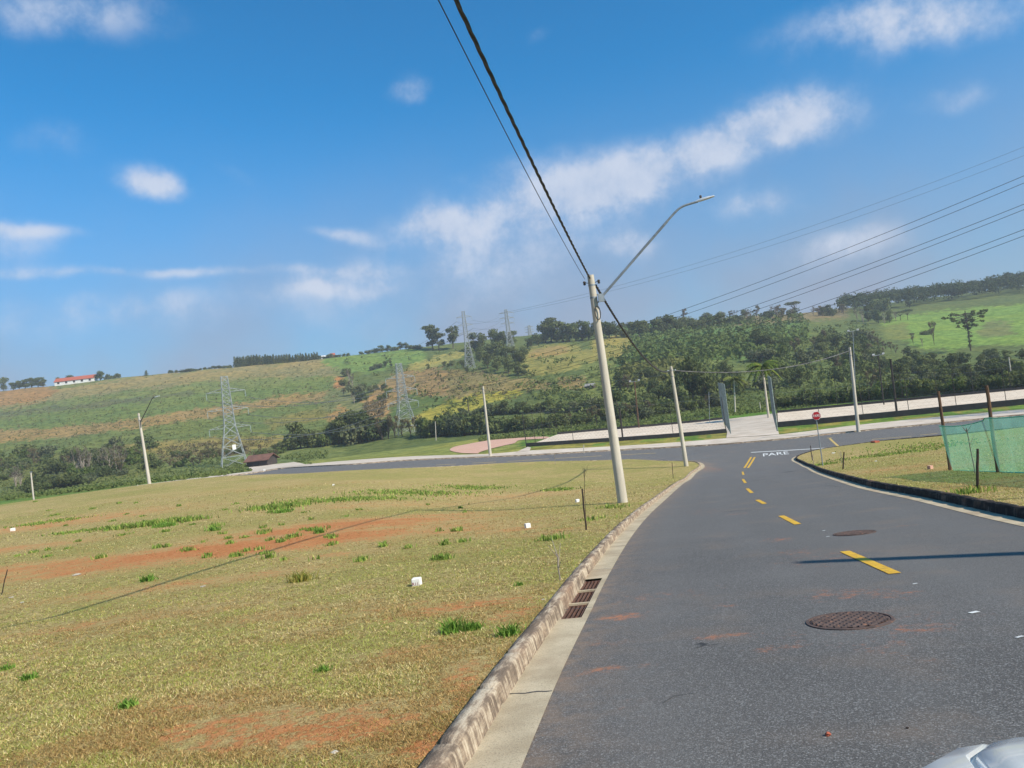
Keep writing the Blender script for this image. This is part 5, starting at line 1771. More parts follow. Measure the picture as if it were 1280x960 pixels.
# gully and slopes on the left of the brown hill
for x, y, h in ((433, 470, 14), (437, 478, 18), (441, 486, 20), (446, 494, 20), (451, 502, 16), (436, 492, 16), (430, 482, 12), (443, 505, 14), (430, 496, 12)):
    plant(rg.choice(['bush', 'bare', 'dry']), x, y, h, 'grey green tree in the dark gully left of the brown slope', 'gully trees', .8)
for x, y, h in ((466, 462, 8), (474, 460, 9), (482, 459, 9), (489, 457, 7), (456, 488, 9), (464, 491, 10), (471, 487, 8), (478, 500, 12), (486, 492, 10), (480, 486, 9), (536, 462, 8), (556, 458, 8), (565, 457, 9), (575, 455, 8), (584, 466, 8)):
    plant(rg.choice(['bush', 'broad']), x, y, h, 'small bush dotted on the slope above the brown field', 'bushes dotted on the brown slope', 1.0)

# bush bands
LB = 'bushes between the nearest pylon and the middle pylon'
for x, h, kd in ((352, 14, 'bush'), (360, 24, 'bush'), (368, 30, 'broad'), (376, 33, 'broad'), (384, 30, 'bush'), (392, 26, 'bush'), (400, 24, 'bush'), (408, 27, 'bush'), (416, 28, 'lightbush'), (424, 32, 'broad'), (433, 38, 'broad'), (441, 40, 'broad'), (449, 38, 'bush'), (456, 40, 'broad'), (463, 38, 'bush'), (470, 34, 'bush')):
    plant(kd, x, 563 - (x - 352) * .105, h * 1.05, 'dark bush in the thick belt between the nearest and the middle pylon', LB, rg.uniform(.75, 1.0))
for x, h in ((478, 30), (486, 30), (494, 27), (503, 26), (514, 22), (523, 24)):
    plant('dry', x, 551 - (x - 478) * .09, h, 'brownish twiggy shrub around the feet of the middle pylon', 'twiggy shrubs at the middle pylon', .9)
MBn = 'bushes behind the pink path'
for i, x in enumerate(np.arange(530, 700, 6.5)):
    h = 24 + 12 * math.sin((x - 530) / 30) * .5 + rg.uniform(-3, 5)
    plant(rg.choice(['bush', 'bush', 'broad', 'lightbush']), x, 547.5 - (x - 530) * .075, h, 'green bush in the belt behind the pink path', MBn, rg.uniform(.8, 1.0))
for i, x in enumerate(np.arange(560, 770, 8)):
    plant(rg.choice(['bush', 'broad', 'bush']), x, 526 - (x - 560) * .085, rg.uniform(13, 20), 'darker bush in the upper row behind the pink path and left court', 'upper bush row behind the left court', rg.uniform(.9, 1.2))
for i, x in enumerate(np.arange(690, 905, 7)):
    plant(rg.choice(['lightbush', 'bush', 'lightbush', 'dry']), x, 536 - (x - 690) * .13, rg.uniform(14, 22), 'mixed green shrub directly behind the left sand court', 'shrubs behind the left court', rg.uniform(.8, 1.1))
plant('broad', 774, 527, 42, 'dark round crowned tree hidden partly by the near pole', None, .8, v=0, mat=L_DARK)
plant('bush', 806, 525, 20, 'low dark shrub with pale leaves right of the floodlight post', None, 1.0, v=2)
plant('broad', 868, 512, 68, 'tallest dark tree mass behind the left court', None, .55, v=2, mat=L_DARK, Y=178)
plant('broad', 884, 512, 55, 'dark tree on the right flank of the tallest tree mass behind the left court', None, .7, v=4, Y=176)
plant('broad', 852, 515, 48, 'dark tree on the left flank of the tallest tree mass behind the left court', None, .7, v=0, Y=174)
for i in range(26):
    x = rg.uniform(775, 935); y = 505 - (x - 775) * .08 + rg.uniform(-26, 4)
    plant(rg.choice(['bush', 'broad', 'lightbush', 'bush', 'dry']), x, y, rg.uniform(14, 26), 'mixed tree on the slope behind the left court', 'mixed trees behind the left court', 1.0)
for i in range(58):
    x = rg.uniform(930, 1180); y = 498 - (x - 930) * .055 - rg.uniform(0, 68) * (1 if x < 1110 else .55)
    plant(rg.choice(['broad', 'broad', 'bush', 'lightbush', 'bush', 'dry', 'lightbush']), x, y, rg.uniform(15, 29), 'mixed tree in the wood on the slope behind the right court', 'wood on the slope behind the right court', rg.uniform(.85, 1.15))
for i, x in enumerate(np.arange(978, 1290, 6)):
    plant('lightbush' if 1100 < x < 1215 else rg.choice(['bush', 'lightbush']), x, 511 - (x - 978) * .088, rg.uniform(17, 27), 'leafy green shrub in the row right behind the right sand court', 'shrub row behind the right court', rg.uniform(.75, 1.0))
for i in range(44):
    x = rg.uniform(1130, 1300); y = 475 - (x - 1130) * .07 + rg.uniform(-22, 6)
    if x < 1190: y += 8
    plant(rg.choice(['bush', 'broad', 'bush']), x, y, rg.uniform(12, 24), 'dark bush in the thicket below the pasture', 'thicket below the pasture', 1.1)
for x, y, h in ((1082, 432, 14), (1090, 430, 18), (1098, 432, 16), (1107, 436, 13), (1114, 438, 12), (1120, 442, 11), (1088, 444, 14), (1102, 448, 13), (1130, 446, 10), (1078, 440, 16)):
    plant('dry', x, y, h, 'brown dry topped shrub at the lower left edge of the pasture', 'dry shrubs at the pasture edge', 1.0)
plant('dry', 1168, 431, 31, 'tall brown leaf hung dead trunk on the pasture', None, .45)
plant('dry', 1141.5, 430, 15, 'pale short dead trunk on the pasture, left of the tall brown one', None, .6)
plant('bare', 1153, 433, 13, 'thin stump between the two dead trunks on the pasture', None, .5)
plant('bush', 1158, 419, 9, 'small bush beside the tall brown dead trunk on the pasture', None, 1.2)
# left foreground bushes beyond the far left kerb
for x, y, h, kd in ((66, 612, 20, 'bush'), (75, 611, 24, 'bush'), (84, 610, 26, 'bush'), (93, 609, 24, 'bush'), (102, 607, 20, 'bush'), (56, 614, 16, 'bush'), (112, 605, 14, 'bush'), (40, 617, 18, 'bush'), (48, 612, 22, 'bush')):
    plant(kd, x, y, h, 'dark rounded bush just beyond the far left kerb', 'dark bushes beyond the far left kerb', 1.0, mat=None)
for x, y, h in ((97, 597, 36), (106, 596, 38), (112, 594, 32), (130, 592, 30), (138, 591, 32), (146, 589, 30), (154, 588, 26), (27, 612, 26), (20, 612, 30)):
    plant('bare', x, y, h, 'grey leafless tree among the bushes at the lower left', 'leafless trees at the lower left', .8)
for i in range(66):
    x = rg.uniform(-10, 190); y = 600 - x * .085 + rg.uniform(-24, 9)
    plant(rg.choice(['bush', 'lightbush', 'bush', 'dry']), x, y, rg.uniform(12, 24), 'bushy shrub on the flat ground at the foot of the left fields', 'shrubs at the foot of the left fields', 1.0)
for i in range(40):
    x = rg.uniform(165, 345); y = 585 - (x - 165) * .11 + rg.uniform(-8, 8)
    plant(rg.choice(['dry', 'bush', 'dry', 'lightbush']), x, y, rg.uniform(7, 12), 'tan and olive shrub between the far left lamp and the shed', 'tan shrubs left of the shed', 1.3)
plant('bush', 266, 571, 13, 'dark bush behind the left foot of the nearest pylon', None, 1.0, v=0)
plant('lightbush', 352, 567, 10, 'pale leafy shrub right of the small shed', None, 1.1, v=0)


# palms
def palm(label, pb, crown, r=.13, fr=18, L=2.0, trunk_mat=None, Y=None, group=None):
    B, T = up_to(*pb, *crown, dz=.1, Y=Y)
    root = empty('palm_tree', B); tag(root, label, 'palm', group)
    D = T - B
    MB().tube([D * u for u in np.linspace(-.03, 1, 8)], list(np.linspace(r, r * .65, 8)), 9).build('trunk', trunk_mat or m_pole, root, True)
    rs = np.random.RandomState(int(pb[0]))
    V = []; F = []
    for k in range(fr):
        a = k * 2.4 + rs.uniform(-.3, .3); el = rs.uniform(-.2, 1.2)
        d = np.array([math.cos(a), math.sin(a), 0]); side = np.array([-d[1], d[0], 0])
        P = []
        for u in np.linspace(0, 1, 9):
            P.append(D + d * L * u * math.cos(el * (1 - .5 * u)) + np.array([0, 0, L * (u * math.sin(el) - .75 * u * u)]))
        for i in range(8):
            wdt = L * .20 * (1 - abs(i / 8 - .4)) * rs.uniform(.7, 1.1)
            for s in (-1, 1):
                o = len(V)
                V += [P[i], P[i + 1], P[i + 1] + side * s * wdt + [0, 0, -wdt * .7] + d * wdt * .5, P[i] * .4 + P[i + 1] * .6 + side * s * wdt * .8 + [0, 0, -wdt * .7]]
                F.append([o, o + 1, o + 2, o + 3])
    link('crown', np_mesh('crown', np.array(V), np.array(F), L_PALM), root)
    return root


palm('shorter palm with arching fronds seen through the corridor between the courts', (919, 517), (917.5, 474), .16, 20, 2.5, m_pole)
palm('taller palm with a bright yellow green crown beside the corridor', (961, 522.5), (953, 457), .19, 24, 2.7, m_pole)
palm('small dark palm in front of the yellow strip right of the middle pylon', (586, 516), (584.5, 498), .2, 20, 2.2, m_bark)
palm('small palm on the brown slope left of the middle pylon', (486, 497), (485, 487), .2, 16, 2.2, m_bark)

# the candelabra pine on the pasture
Pa_ = gp(1213.5, 438); Pa_ = np.array([Pa_[0], Pa_[1], float(land(Pa_[0], Pa_[1]))])
ha = 52 * Pa_[1] / F_PX
root = empty('candelabra_pine', Pa_); tag(root, 'dark candelabra shaped pine with an umbrella crown standing on the pasture', 'tree')
rs = np.random.RandomState(77); mb = MB(); CC = []; RR = []
branch_mb(mb, (0, 0, -.5), (-.1, 0, ha * .97), ha * .018, ha * .010, rs, .05, 7)
for k in range(34):
    z = ha * (.94 - .42 * (k / 34) ** 1.4); a = k * 2.4 + rs.uniform(-.3, .3)
    L = ha * (.10 + .36 * (1 - abs(z / ha - .84) * 1.9)) * rs.uniform(.75, 1.1)
    if z < ha * .72: L *= rs.uniform(.25, .8)
    L = max(L, ha * .07)
    e = np.array([math.cos(a) * L, math.sin(a) * L, z + ha * rs.uniform(.00, .06) - L * .12 + (.05 * ha if L < .2 * ha else 0)])
    mid_ = np.array([math.cos(a) * L * .5, math.sin(a) * L * .5, z - ha * .045])
    mb.tube([(0, 0, z - ha * .03), mid_, e], [ha * .007, ha * .006, ha * .004], 5)
    CC.append(e); RR.append(ha * rs.uniform(.035, .055))
    if rs.rand() < .6: CC.append(mid_ * .35 + e * .65 + [0, 0, ha * .01]); RR.append(ha * .032)
for k in range(12): CC.append(np.array([rs.normal(0, .35), rs.normal(0, .35), ha * rs.uniform(.12, .6)])); RR.append(ha * rs.uniform(.03, .045))
link('trunk', np_mesh('trunk', mb.v, mb.f, m_bark), root)
V, F = lobes_leaves([(c[0], c[1], c[2], r, r * .8) for c, r in zip(CC, RR)], 2600, ha * .014, rs, 1.4, .3)
link('crown', np_mesh('crown', V, F, L_DARK), root)

# ground cover too dense to count: plantation rows, slope scrub, tall verge grass
L_CROP = leafy('leaf_crop_low', (0.085, 0.11, 0.04), (0.13, 0.15, 0.06), (0.15, 0.13, 0.06))


def cover(name, label, cat, mat, polys, n, hmin, hmax, leaf, per, seed, stretch=1.2, xy=None):
    rs = np.random.RandomState(seed); VV = []; FF = []; no = 0; cnt = 0
    while cnt < n:
        if xy is None:
            poly = polys[rs.randint(len(polys))]; pa = np.array(poly)
            x, y = rs.uniform(pa[:, 0].min(), pa[:, 0].max()), rs.uniform(pa[:, 1].min(), pa[:, 1].max())
            if not inside(poly, np.array([x]), np.array([y]))[0]: continue
            P = gp(x, y)
            if P[1] > 540: cnt += 1; continue
            Z = float(land(P[0], P[1])) if P[1] > 96 else P[2]
        else:
            P, Z = xy(rs)
        h = rs.uniform(hmin, hmax)
        m = rs.randint(max(3, per - 4), per + 5)
        C = np.stack([P[0] + rs.normal(0, h * .45, m), P[1] + rs.normal(0, h * .45, m), Z + h * rs.uniform(.1, 1, m)], 1)
        D = np.stack([C[:, 0] - P[0], C[:, 1] - P[1], np.full(m, h * .5)], 1)
        V, F = leaf_quads(C, D / (np.linalg.norm(D, axis=1)[:, None] + 1e-6), leaf * h, rs, stretch)
        VV.append(V); FF.append(F + no); no += len(V); cnt += 1
    return tag(link(name, np_mesh(name, np.concatenate(VV), np.concatenate(FF), mat)), label, cat, kind='stuff')


PLANT = [(780, 408), (870, 398), (980, 392), (1010, 398), (1010, 430), (950, 450), (890, 450), (850, 456), (770, 460), (790, 430)]
cover('plantation', 'green leafy plantation covering the slope behind the near pole', 'plantation', L_LIGHT, [PLANT], 1500, .9, 3.0, .30, 9, 3)
cover('plantation', 'pale yellow green tall crop behind the left court', 'crop', leafy('leaf_crop', (.12, .14, .035), (.2, .2, .06)), [[(775, 462), (850, 452), (862, 470), (840, 482), (780, 488)]], 320, 1.2, 2.4, .28, 9, 4, 1.8)
cover('scrub', 'scattered low green scrub over the hill slopes', 'scrub', L_LIGHT, [[(430, 448), (530, 440), (700, 425), (930, 405), (1010, 430), (930, 500), (700, 510), (560, 520), (440, 500)], [(960, 420), (1080, 400), (1110, 440), (1110, 480), (960, 490)],
      [(640, 480), (900, 450), (930, 500), (700, 520)]], 2300, .5, 1.8, .34, 7, 5)
cover('scrub', 'dry brown scrub over the brown slope and the field edges', 'scrub', L_DRY, [[(480, 470), (560, 455), (640, 462), (690, 480), (640, 500), (560, 500), (500, 500)], [(455, 505), (485, 498), (480, 520), (455, 522)], [(0, 486), (420, 448), (425, 505), (0, 552)], [(200, 560), (340, 548), (340, 568), (200, 582)]], 1700, .35, 1.1, .30, 7, 6)
cover('scrub', 'low green crop tufts on the left fields', 'scrub', L_CROP, [[(0, 500), (430, 460), (430, 540), (300, 560), (0, 600)]], 3600, .25, .7, .36, 6, 7)


def behind_court(rs):
    while True:
        x = rs.uniform(-10, 1290); 
        Y = rs.uniform(137, 200) if x > 660 else rs.uniform(140, 168)
        if x < 285: Y = rs.uniform(98, 215)
        elif x < 410: Y = rs.uniform(128, 200)
        if rs.uniform(345, 395) < x < 600 and Y < 170: continue
        P = onland(x, Y)
        if (280 < x < 420 or 540 < x < 700) and (inside(apron, np.array([P[0]]), np.array([P[1]]))[0] or inside(pinkp, np.array([P[0]]), np.array([P[1]]))[0]): continue
        return P, P[2]


cover('verge_grass', 'bright green rough grass beyond the courts and the far pavement', 'grass', leafy('leaf_verge', (.095, .145, .035), (.14, .19, .055), (.18, .19, .07)), None, 13000, .15, .5, .4, 6, 8, 1.5, behind_court)

# ---------------------------------------------------------------- grass, tufts, litter
m_blade, k, out = new_mat('grass_blade')
cc_ = attr(k, 'Col', True)
d = k.add('ShaderNodeBsdfDiffuse'); k.l.new(cc_, d.inputs[0])
t = k.add('ShaderNodeBsdfTranslucent'); k.l.new(cc_, t.inputs[0])
mx = k.add('ShaderNodeMixShader'); mx.inputs[0].default_value = .3
k.l.new(d.outputs[0], mx.inputs[1]); k.l.new(t.outputs[0], mx.inputs[2]); k.l.new(mx.outputs[0], out.inputs[0])


def blades(name, X, Y, Z, H, Wd, colr_, rs, lean=.9, mat=m_blade, seg=1):
    n = len(X)
    a = rs.uniform(0, 2 * math.pi, n); b = rs.uniform(0, 2 * math.pi, n)
    ln = H * lean * rs.uniform(.2, 1.3, n)
    base = np.stack([X, Y, Z], 1)
    side = np.stack([np.cos(a), np.sin(a), np.zeros(n)], 1) * (Wd / 2)[:, None]
    tip = base + np.stack([np.cos(b) * ln, np.sin(b) * ln, H * rs.uniform(.6, 1.2, n)], 1)
    if seg == 1:
        V = np.stack([base - side, base + side, tip], 1).reshape(-1, 3)
        F = np.arange(3 * n).reshape(n, 3); C = np.repeat(colr_, 3, 0)
    else:
        mid_ = base + (tip - base) * [.35, .35, .65]
        V = np.stack([base - side, base + side, mid_ + side * .8, mid_ - side * .8, tip], 1).reshape(-1, 3)
        o = np.arange(n)[:, None] * 5
        F = np.concatenate([o + [0, 1, 2], o + [0, 2, 3], o + [3, 2, 4]]); C = np.repeat(colr_, 5, 0)
    return np_mesh(name, V, F, mat, False, {'Col': C})


def pal(rs, n, cols, wts):
    P = np.array([srgb(*c) for c in cols]); w_ = np.asarray(wts)
    idx = (rs.uniform(0, 1, n)[:, None] > np.cumsum(w_ / w_.sum())[None]).sum(1).clip(0, len(cols) - 1)
    return P[idx] * rs.uniform(.75, 1.25, (n, 1))


rs = np.random.RandomState(42)
n = 900000
Yb = 1 / rs.uniform(1 / 60, 1 / 3.0, n)
Xb = rs.uniform(-.82, .72, n) * Yb + rs.uniform(-1, .6, n)
ok = inside(ll_poly, Xb, Yb) | (inside(isl_poly, Xb, Yb) & (Yb > 11))
Xb, Yb = Xb[ok], Yb[ok]
sl = blobs(SOIL, Xb, Yb) + 1.1 * (vnoise(Xb, Yb, .55, 61) - .5)
thin = vnoise(Xb, Yb, .30, 63)
ok = ((sl < .50 + .35 * rs.uniform(-1, 1, len(Xb)) ** 3) | (rs.uniform(0, 1, len(Xb)) < .10)) & (thin + rs.uniform(-.3, .3, len(Xb)) > .34)
Xb, Yb = Xb[ok], Yb[ok]
n = len(Xb)
gr_ = np.clip(vnoise(Xb, Yb, 1.9, 71) * .6 + vnoise(Xb, Yb, 7.0, 72) * .4 + .9 * (vnoise(Xb, Yb, .4, 73) - .5) * .5 + rs.normal(0, .07, n), 0, 1)
gr_ = gr_ + np.where(inside(isl_poly, Xb, Yb), .10, 0)
green_ = smooth01((gr_ - .40) / .22)[:, None]
cg = pal(rs, n, [(164, 164, 84), (140, 148, 70), (180, 176, 104)], [3, 2, 2])
cs = pal(rs, n, [(206, 180, 120), (228, 208, 154), (170, 142, 90), (104, 84, 50)], [4, 2.6, 3, 2.2])
pick = (rs.uniform(0, 1, (n, 1)) < (.12 + .62 * green_))
cb = np.where(pick, cg, cs)
slb = blobs(SOIL, Xb, Yb) + .8 * (vnoise(Xb, Yb, .8, 66) - .5)
dryb = (slb + rs.uniform(-.12, .12, n) > .18)[:, None]
cb = np.where(dryb, pal(rs, n, [(170, 140, 88), (200, 168, 114), (128, 102, 62), (150, 142, 80)], [3, 2, 2, 1]), cb)
Hb = rs.uniform(.007, .023, n) * (1 + Yb / 20); Wb = rs.uniform(.0026, .0048, n) * (1 + Yb / 5)
tag(link('lawn_grass', blades('lawn_grass', Xb, Yb, zlawn(Xb, Yb) - .004, Hb, Wb, cb, rs, 1.5)), 'short dry yellow green grass covering the lawns on both sides of the road', 'grass', kind='stuff')

# taller green patches inside the lawn
PATCH = [(190, 659, 2.4, .55, 1.0), (225, 655, .9, .4, 1.0), (270, 662, .35, .3, .8), (345, 637, 1.6, .8, .95), (430, 626, 4.0, 1.2, .7), (520, 618, 4.5, 1.6, .6), (150, 664, 1.2, .3, .7), (95, 668, 1.8, .5, .5), (590, 612, 3, 1.5, .5),
         (400, 668, .35, .35, .7), (365, 678, .3, .3, .7), (330, 671, .3, .3, .7), (700, 615, 1.2, 1, .5), (60, 655, 2.5, .7, .45), (765, 640, .5, .5, .6), (745, 655, .5, .3, .5), (690, 682, .45, .2, .6), (1216, 622, .5, .25, .8), (1030, 583, .8, .5, .6), (1110, 570, 4, 2.0, .45), (1160, 560, 5, 3, .5)]
for _q in range(70):
    qx = random.Random(_q).uniform(20, 600); qy = random.Random(_q + 500).uniform(632, 708)
    PATCH.append((qx, qy, random.Random(_q + 900).uniform(.10, .24), .13, random.Random(_q + 1300).uniform(.3, .62)))
Xp, Yp, Hp = [], [], []
for b in PATCH:
    P = gp(b[0], b[1]); b = (b[0], b[1], b[2] * .62, b[3] * 1.15, b[4]); m = int(1100 * b[4] * max(.14, min(2.2, b[2] * b[3] * 1.6)))
    x = P[0] + rs.normal(0, b[2] * .7, m); y = P[1] + rs.normal(0, b[3] * .7, m)
    kk = vnoise(x, y, .35, 91) + rs.uniform(-.15, .15, m) > .42
    Xp.append(x[kk]); Yp.append(y[kk]); Hp.append(np.full(kk.sum(), .08 + .13 * b[4] ** 2))
Xp, Yp, Hp = np.concatenate(Xp), np.concatenate(Yp), np.concatenate(Hp)
ok = inside(ll_poly, Xp, Yp) | inside(isl_poly, Xp, Yp)
Xp, Yp, Hp = Xp[ok], Yp[ok], Hp[ok] * rs.uniform(.6, 1.3, ok.sum())
tag(link('tall_grass', blades('tall_grass', Xp, Yp, zlawn(Xp, Yp) - .01, Hp, .010 + .0012 * Yp, pal(rs, len(Xp), [(124, 146, 66), (146, 164, 80), (104, 126, 58), (172, 168, 98)], [4, 3, 3, 1.5]), rs, .6, seg=2)), 'patches of longer bright green grass in the near lawn', 'grass', kind='stuff')

TUFTS = [(568, 789, 44, 'largest bright green tuft of grass near the kerb'), (592, 786, 26, 'small tuft touching the largest green tuft'), (636, 793, 34, 'green tuft of grass closest to the kerb'), (405, 838, 20, 'single leafy green tuft left of the largest tuft'),
         (376, 727, 34, 'dry yellow tuft of grass in the middle of the near lawn'), (160, 884, 26, 'pale green tuft low on the left of the near lawn'), (268, 664, 18, 'dark tuft at the rim of the orange soil'), (206, 658, 40, 'large upright green tuft above the orange soil'),
         (352, 640, 36, 'bright green tuft left of the tall grass strip'), (400, 668, 16, 'tuft on the right part of the orange soil'), (185, 728, 20, 'small tuft just below the orange soil'), (36, 850, 22, 'green tuft near the left edge'), (8, 838, 18, 'bright tuft cut by the left edge'), (650, 733, 12, 'tiny tuft right of the white block')]
for (px, py, wpx, lab) in TUFTS:
    P = gp(px, py, .11); s = wpx * P[1] / F_PX
    m = int(60 + 160 * min(1, wpx / 34))
    x = rs.normal(0, s * .19, m); y = rs.normal(0, s * .17, m)
    dry = 'dry' in lab
    c = pal(rs, m, [(150, 140, 70), (176, 164, 90), (112, 130, 56)] if dry else [(112, 146, 62), (136, 164, 76), (92, 120, 50)], [3, 2, 2])
    H = rs.uniform(.35, .9, m) * min(s * .55, .26); 
    me = blades('grass_tuft', x, y, np.full(m, -.01), H, np.full(m, max(.010, .0011 * P[1])) * rs.uniform(.7, 1.5, m), c, rs, .8, seg=2)
    o = link('grass_tuft', me); o.location = tuple(P[:2]) + (float(zlawn(P[0], P[1])),)
    tag(o, lab, 'grass tuft', 'grass tufts in the near lawn')


def block(label, px, py, spx, rz=.2, text=None, name='marker_block', mat=m_block, h=1.0):
    P = gp(px, py, .11); s = spx * .85 * P[1] / F_PX
    P[2] = float(zlawn(P[0], P[1])) - s * .12
    root = empty(name, P, rz); tag(root, label, 'block')
    bm = bmesh.new(); bmesh.ops.create_cube(bm, size=1.0)
    bmesh.ops.scale(bm, vec=(s, s, s * h * 1.1), verts=bm.verts); bmesh.ops.translate(bm, vec=(0, 0, s * .5 * h - .01), verts=bm.verts)
    bmesh.ops.bevel(bm, geom=bm.edges[:], offset=s * .05, segments=2, affect='EDGES')
    me = bpy.data.meshes.new('body'); bm.to_mesh(me); bm.free(); me.materials.append(mat)
    o = link('body', me, root)
    if text:
        tm = text_mesh(text, s * .50, m_redtext, 'lettering', s * .004)
        l = link('lettering', tm, o); l.rotation_euler = (math.pi / 2, 0, 0); l.location = (-s * .05, -s * .507, s * .38 * h)
    return root


block('white marker block with dark red lettering in the middle of the near lawn', 521.5, 732, 12.5, -.12, 'R11')
block('plain white marker block near the leaning stake', 660, 661, 7.5, .3)
block('white marker block beside the shadow of the near pole', 722, 628, 5, .3)
block('small white block at the far left of the near lawn', 16, 662.5, 5, .1)
block('tiny white block near the far edge of the near lawn, left of its middle', 417, 608, 2.6, .1)
block('tiny white block at the far lawn edge near the concrete apron', 331, 591.5, 2.4, .1)
block('pinkish block lying on the right lawn beside the net fence', 1163, 586, 6, .3, None, 'marker_block', m_pink, 1.0)
block('reddish heap of clay at the far edge of the right lawn', 1094, 553.5, 9, .3, None, 'clay_heap', m_roof, .4)


m_scrap = worn('weathered_scrap', srgb(196, 186, 170), srgb(160, 148, 130), 8, .9, bscale=40)


def scrap(label, px, py, spx, mat=m_scrap, dz=.115, name='litter_scrap', flat=.25, lawn_=True):
    P = gp(px, py, dz); s = .75 * spx * P[1] / F_PX
    if lawn_: P[2] = float(zlawn(P[0], P[1]))
    else: P[2] = float(g(P[0], P[1])) + .006
    bm = bmesh.new(); bmesh.ops.create_icosphere(bm, subdivisions=2, radius=s / 2)
    q = np.random.RandomState(int(px * 7 + py))
    for v in bm.verts:
        v.co *= q.uniform(.7, 1.2); v.co.z = v.co.z * flat + s * flat * .35
    me = bpy.data.meshes.new(name); bm.to_mesh(me); bm.free(); me.materials.append(mat)
    o = link(name, me); o.location = tuple(P)
    tag(o, label, 'litter')


scrap('pale scrap lying in the orange soil at the left', 96, 719, 13)
scrap('pale scrap below the right end of the orange soil', 254, 733, 9)
scrap('small white scrap by the left edge', 14, 747, 8)
scrap('small white scrap right of the one by the left edge', 28, 754, 7)
scrap('pale stone in the grass beside the kerb near the grate', 679, 749, 6)
scrap('grey stone in the orange soil at the bottom of the lawn', 418, 938, 12, m_pole)
scrap('white scrap on the right lawn below its far edge', 1042, 566.5, 6, m_block)
scrap('white scrap right of the stakes on the right lawn', 1062, 574, 3, m_block)
scrap('white scrap in the middle of the right lawn', 1095, 578, 4, m_block)
scrap('brown clod of earth on the asphalt low in the picture', 1035.5, 921, 10, m_roof, 0, 'earth_clod', .7, False)
scrap('small dark pebble on the asphalt near the brown clod', 1134.5, 592 + 320, 5, m_stake, 0, 'pebble', .6, False)

# a few stones shed on the asphalt
rs = np.random.RandomState(8)
jm = MB()
for s_ in jl:
    P = np.array([np.interp(s_, sKL, KL[:, 0]), np.interp(s_, sKL, KL[:, 1])]); P2 = np.array([np.interp(s_ + .05, sKL, KL[:, 0]), np.interp(s_ + .05, sKL, KL[:, 1])])
    tv = (P2 - P) / np.linalg.norm(P2 - P); nv = np.array([tv[1], -tv[0]])
    prev = None
    for u in np.linspace(.01, .315, 9):
        c = P + nv * u + tv * rs.normal(0, .007); wj = rs.uniform(.004, .009)
        cur = [(*(c - tv * wj), g(*c) + .0145), (*(c + tv * wj), g(*c) + .0145)]
        if prev: jm.add(prev + cur, [[0, 1, 3, 2][::-1]])
        prev = cur
tag(jm.build('gutter_joint', m_dark), kind='structure')

# ---------------------------------------------------------------- the white car beside the viewer
hd = math.atan2(d0[0], d0[1])
car = empty('parked_car', (0, 0, 0)); tag(car, 'white car whose bonnet corner shows at the lower right', 'car')
fx = np.array([math.cos(hd), -math.sin(hd)]); fy = np.array([math.sin(hd), math.cos(hd)])
CW = 0.90                                              # half width
corner = at(1185, 942, 1.42)[:2]                       # front left shoulder of the bonnet
cen = corner + fx * (CW - .26) - fy * .02
car.location = (*cen, float(g(cen[0], cen[1] - 1.5)) - .0988 * 1.5 * 0)
gz0 = float(g(*cen)); car.location.z = gz0
car.rotation_euler = (math.atan(-.0988) * 1.0, 0, -hd)
hood_z = at(1240, 930, 1.30)[2] - gz0
m_carw, k, out = new_mat('car_white_paint')
b = finish(k, out, (.80, .81, .81), .22, 0, None, spec=.5); b.inputs['Coat Weight'].default_value = .6; b.inputs['Coat Roughness'].default_value = .05
m_glass, k, out = new_mat('car_glass'); finish(k, out, (.02, .025, .03), .05, 0, None, spec=.8)
m_tyre = worn('tyre_rubber', (.02, .02, .02), (.03, .03, .03), 5, .9)
m_chrome = worn('bright_trim', (.6, .6, .62), (.5, .5, .52), 5, .2, .8)
m_lens, k, out = new_mat('lamp_lens'); finish(k, out, (.5, .52, .55), .1, .3, None, spec=.8)
T0 = hood_z
ST_ = [(0.02, .60, .42, T0 - .10, T0 - .085), (-.05, .74, .34, T0 - .055, T0 - .04), (-.16, .83, .30, T0 - .025, T0 + .0), (-.36, .875, .28, T0 - .005, T0 + .022), (-.7, .895, .27, T0 + .025, T0 + .05), (-1.1, .90, .27, T0 + .055, T0 + .08), (-1.3, .90, .27, T0 + .07, T0 + .10),
       (-2.2, .90, .27, T0 + .09, T0 + .10), (-3.3, .89, .27, T0 + .10, T0 + .11), (-3.9, .86, .30, T0 + .10, T0 + .11), (-4.15, .78, .36, T0 + .02, T0 + .05), (-4.2, .70, .45, T0 - .1, T0 - .05)]


def prof_at(hw_, zb, zs, zc_, groove=True):
    pr = [(hw_ * .94, zb), (hw_, zb + .12), (hw_ * 1.0, zb + .35), (hw_ * .985, zs - .10), (hw_ * .965, zs - .035), (hw_ * .93, zs - .006), (hw_ * .86, zs + .012)]
    gdep = .009 if groove else 0.0
    pr += [(hw_ * .80, zs + .012), (hw_ * .792, zs + .010 - gdep), (hw_ * .782, zs + .010 - gdep), (hw_ * .774, zs + .0125), (hw_ * .72, zs + .016), (hw_ * .45, zc_ - .006), (0.0, zc_)]
    return pr


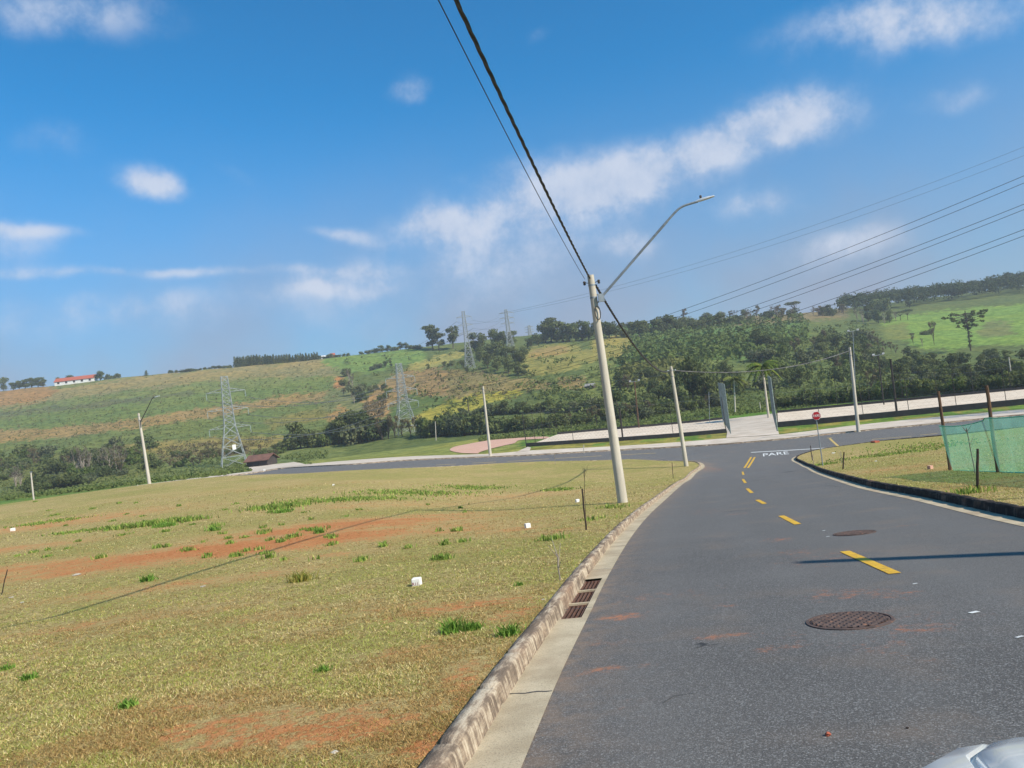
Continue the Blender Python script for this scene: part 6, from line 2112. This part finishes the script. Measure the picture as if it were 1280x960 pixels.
V = []; nP = None
for (y, hw_, zb, zs, zc_) in ST_:
    pr = prof_at(hw_, zb, zs, zc_, -1.35 < y < -.1)
    row = [(-x, y + 0.0, z) for x, z in pr] + [(x, y, z) for x, z in pr[-2::-1]]
    # the nose is bowed: the middle stands further forward than the corners
    row = [(x, yy - (.16 * (abs(x) / CW) ** 2.5 if y > -1 else 0), z) for x, yy, z in row]
    nP = len(row); V += row
Fc = []
for i in range(len(ST_) - 1):
    for q in range(nP - 1):
        a = i * nP + q; Fc.append([a, a + nP, a + nP + 1, a + 1])
Fc.append([q for q in range(nP)]); Fc.append([(len(ST_) - 1) * nP + q for q in range(nP)][::-1])
for i in range(len(ST_) - 1): Fc.append([i * nP, i * nP + nP - 1, (i + 1) * nP + nP - 1, (i + 1) * nP])
me = np_mesh('body', V, Fc, m_carw)
bm = bmesh.new(); bm.from_mesh(me); bmesh.ops.recalc_face_normals(bm, faces=bm.faces); bm.to_mesh(me); bm.free()
me.polygons.foreach_set('use_smooth', np.ones(len(me.polygons), bool)); me.set_sharp_from_angle(angle=math.radians(50))
link('body', me, car)
zt = T0 + .09
gh = [(-1.22, .80, zt), (-2.0, .62, zt + .50), (-2.5, .60, zt + .54), (-3.5, .60, zt + .50), (-4.05, .74, zt)]
cab = MB(); vs = []
for (y, hw_, z) in gh: vs += [(-hw_, y, z), (hw_, y, z)]
base = [(-.86, -1.22, zt - .02), (.86, -1.22, zt - .02), (-.86, -4.05, zt - .02), (.86, -4.05, zt - .02)]
roof = MB().add([(-.60, -1.98, zt + .49), (.60, -1.98, zt + .49), (.60, -2.5, zt + .55), (.60, -3.55, zt + .52), (-.60, -3.55, zt + .52), (-.60, -2.5, zt + .55)], [[0, 1, 2, 5], [5, 2, 3, 4]])
roof.build('roof', m_carw, car, True)
MB().add([(-.80, -1.22, zt), (.80, -1.22, zt), (.61, -1.98, zt + .49), (-.61, -1.98, zt + .49)], [[0, 1, 2, 3]]).build('windscreen', m_glass, car)
MB().add([(-.78, -4.05, zt), (.78, -4.05, zt), (.60, -3.55, zt + .52), (-.60, -3.55, zt + .52)], [[3, 2, 1, 0]]).build('rear_window', m_glass, car)
for s in (-1, 1):
    MB().add([(s * .86, -1.24, zt), (s * .86, -4.03, zt), (s * .605, -3.55, zt + .515), (s * .605, -2.5, zt + .545), (s * .605, -2.0, zt + .485)], [[0, 1, 2, 3, 4] if s > 0 else [4, 3, 2, 1, 0]]).build('side_window', m_glass, car)
    mm_ = MB(); mm_.tube([(s * .86, -1.45, zt + .05), (s * .95, -1.5, zt + .10)], .025, 8)
    mm_.box((s * 1.0, -1.50, zt + .14), (.17, .09, .13)); mm_.build('mirror', m_carw, car)
    MB().add([(s * .56, -.028, T0 - .16), (s * .80, -.20, T0 - .15), (s * .83, -.24, T0 - .085), (s * .60, -.055, T0 - .10)], [[0, 1, 2, 3] if s > 0 else [3, 2, 1, 0]]).build('headlight', m_lens, car)
    for y in (-.85, -3.35):
        tyr = MB().lathe([(.20, -.10), (.31, -.10), (.335, -.06), (.335, .06), (.31, .10), (.20, .10)], 28)
        Rm = lambda v: (s * .82 + v[2] * s, y + v[0], .335 + v[1])
        tyr.v = [Rm(v) for v in tyr.v]
        ty = tyr.build('wheel', m_tyre, car, True)
        rim = MB().lathe([(.02, .06), (.12, .07), (.20, .105), (.205, .06)], 20); rim.v = [Rm(v) for v in rim.v]
        rim.build('rim', m_chrome, ty, True)
MB().box((0, -.03, .55), (1.0, .06, .16)).build('grille', m_dark, car)
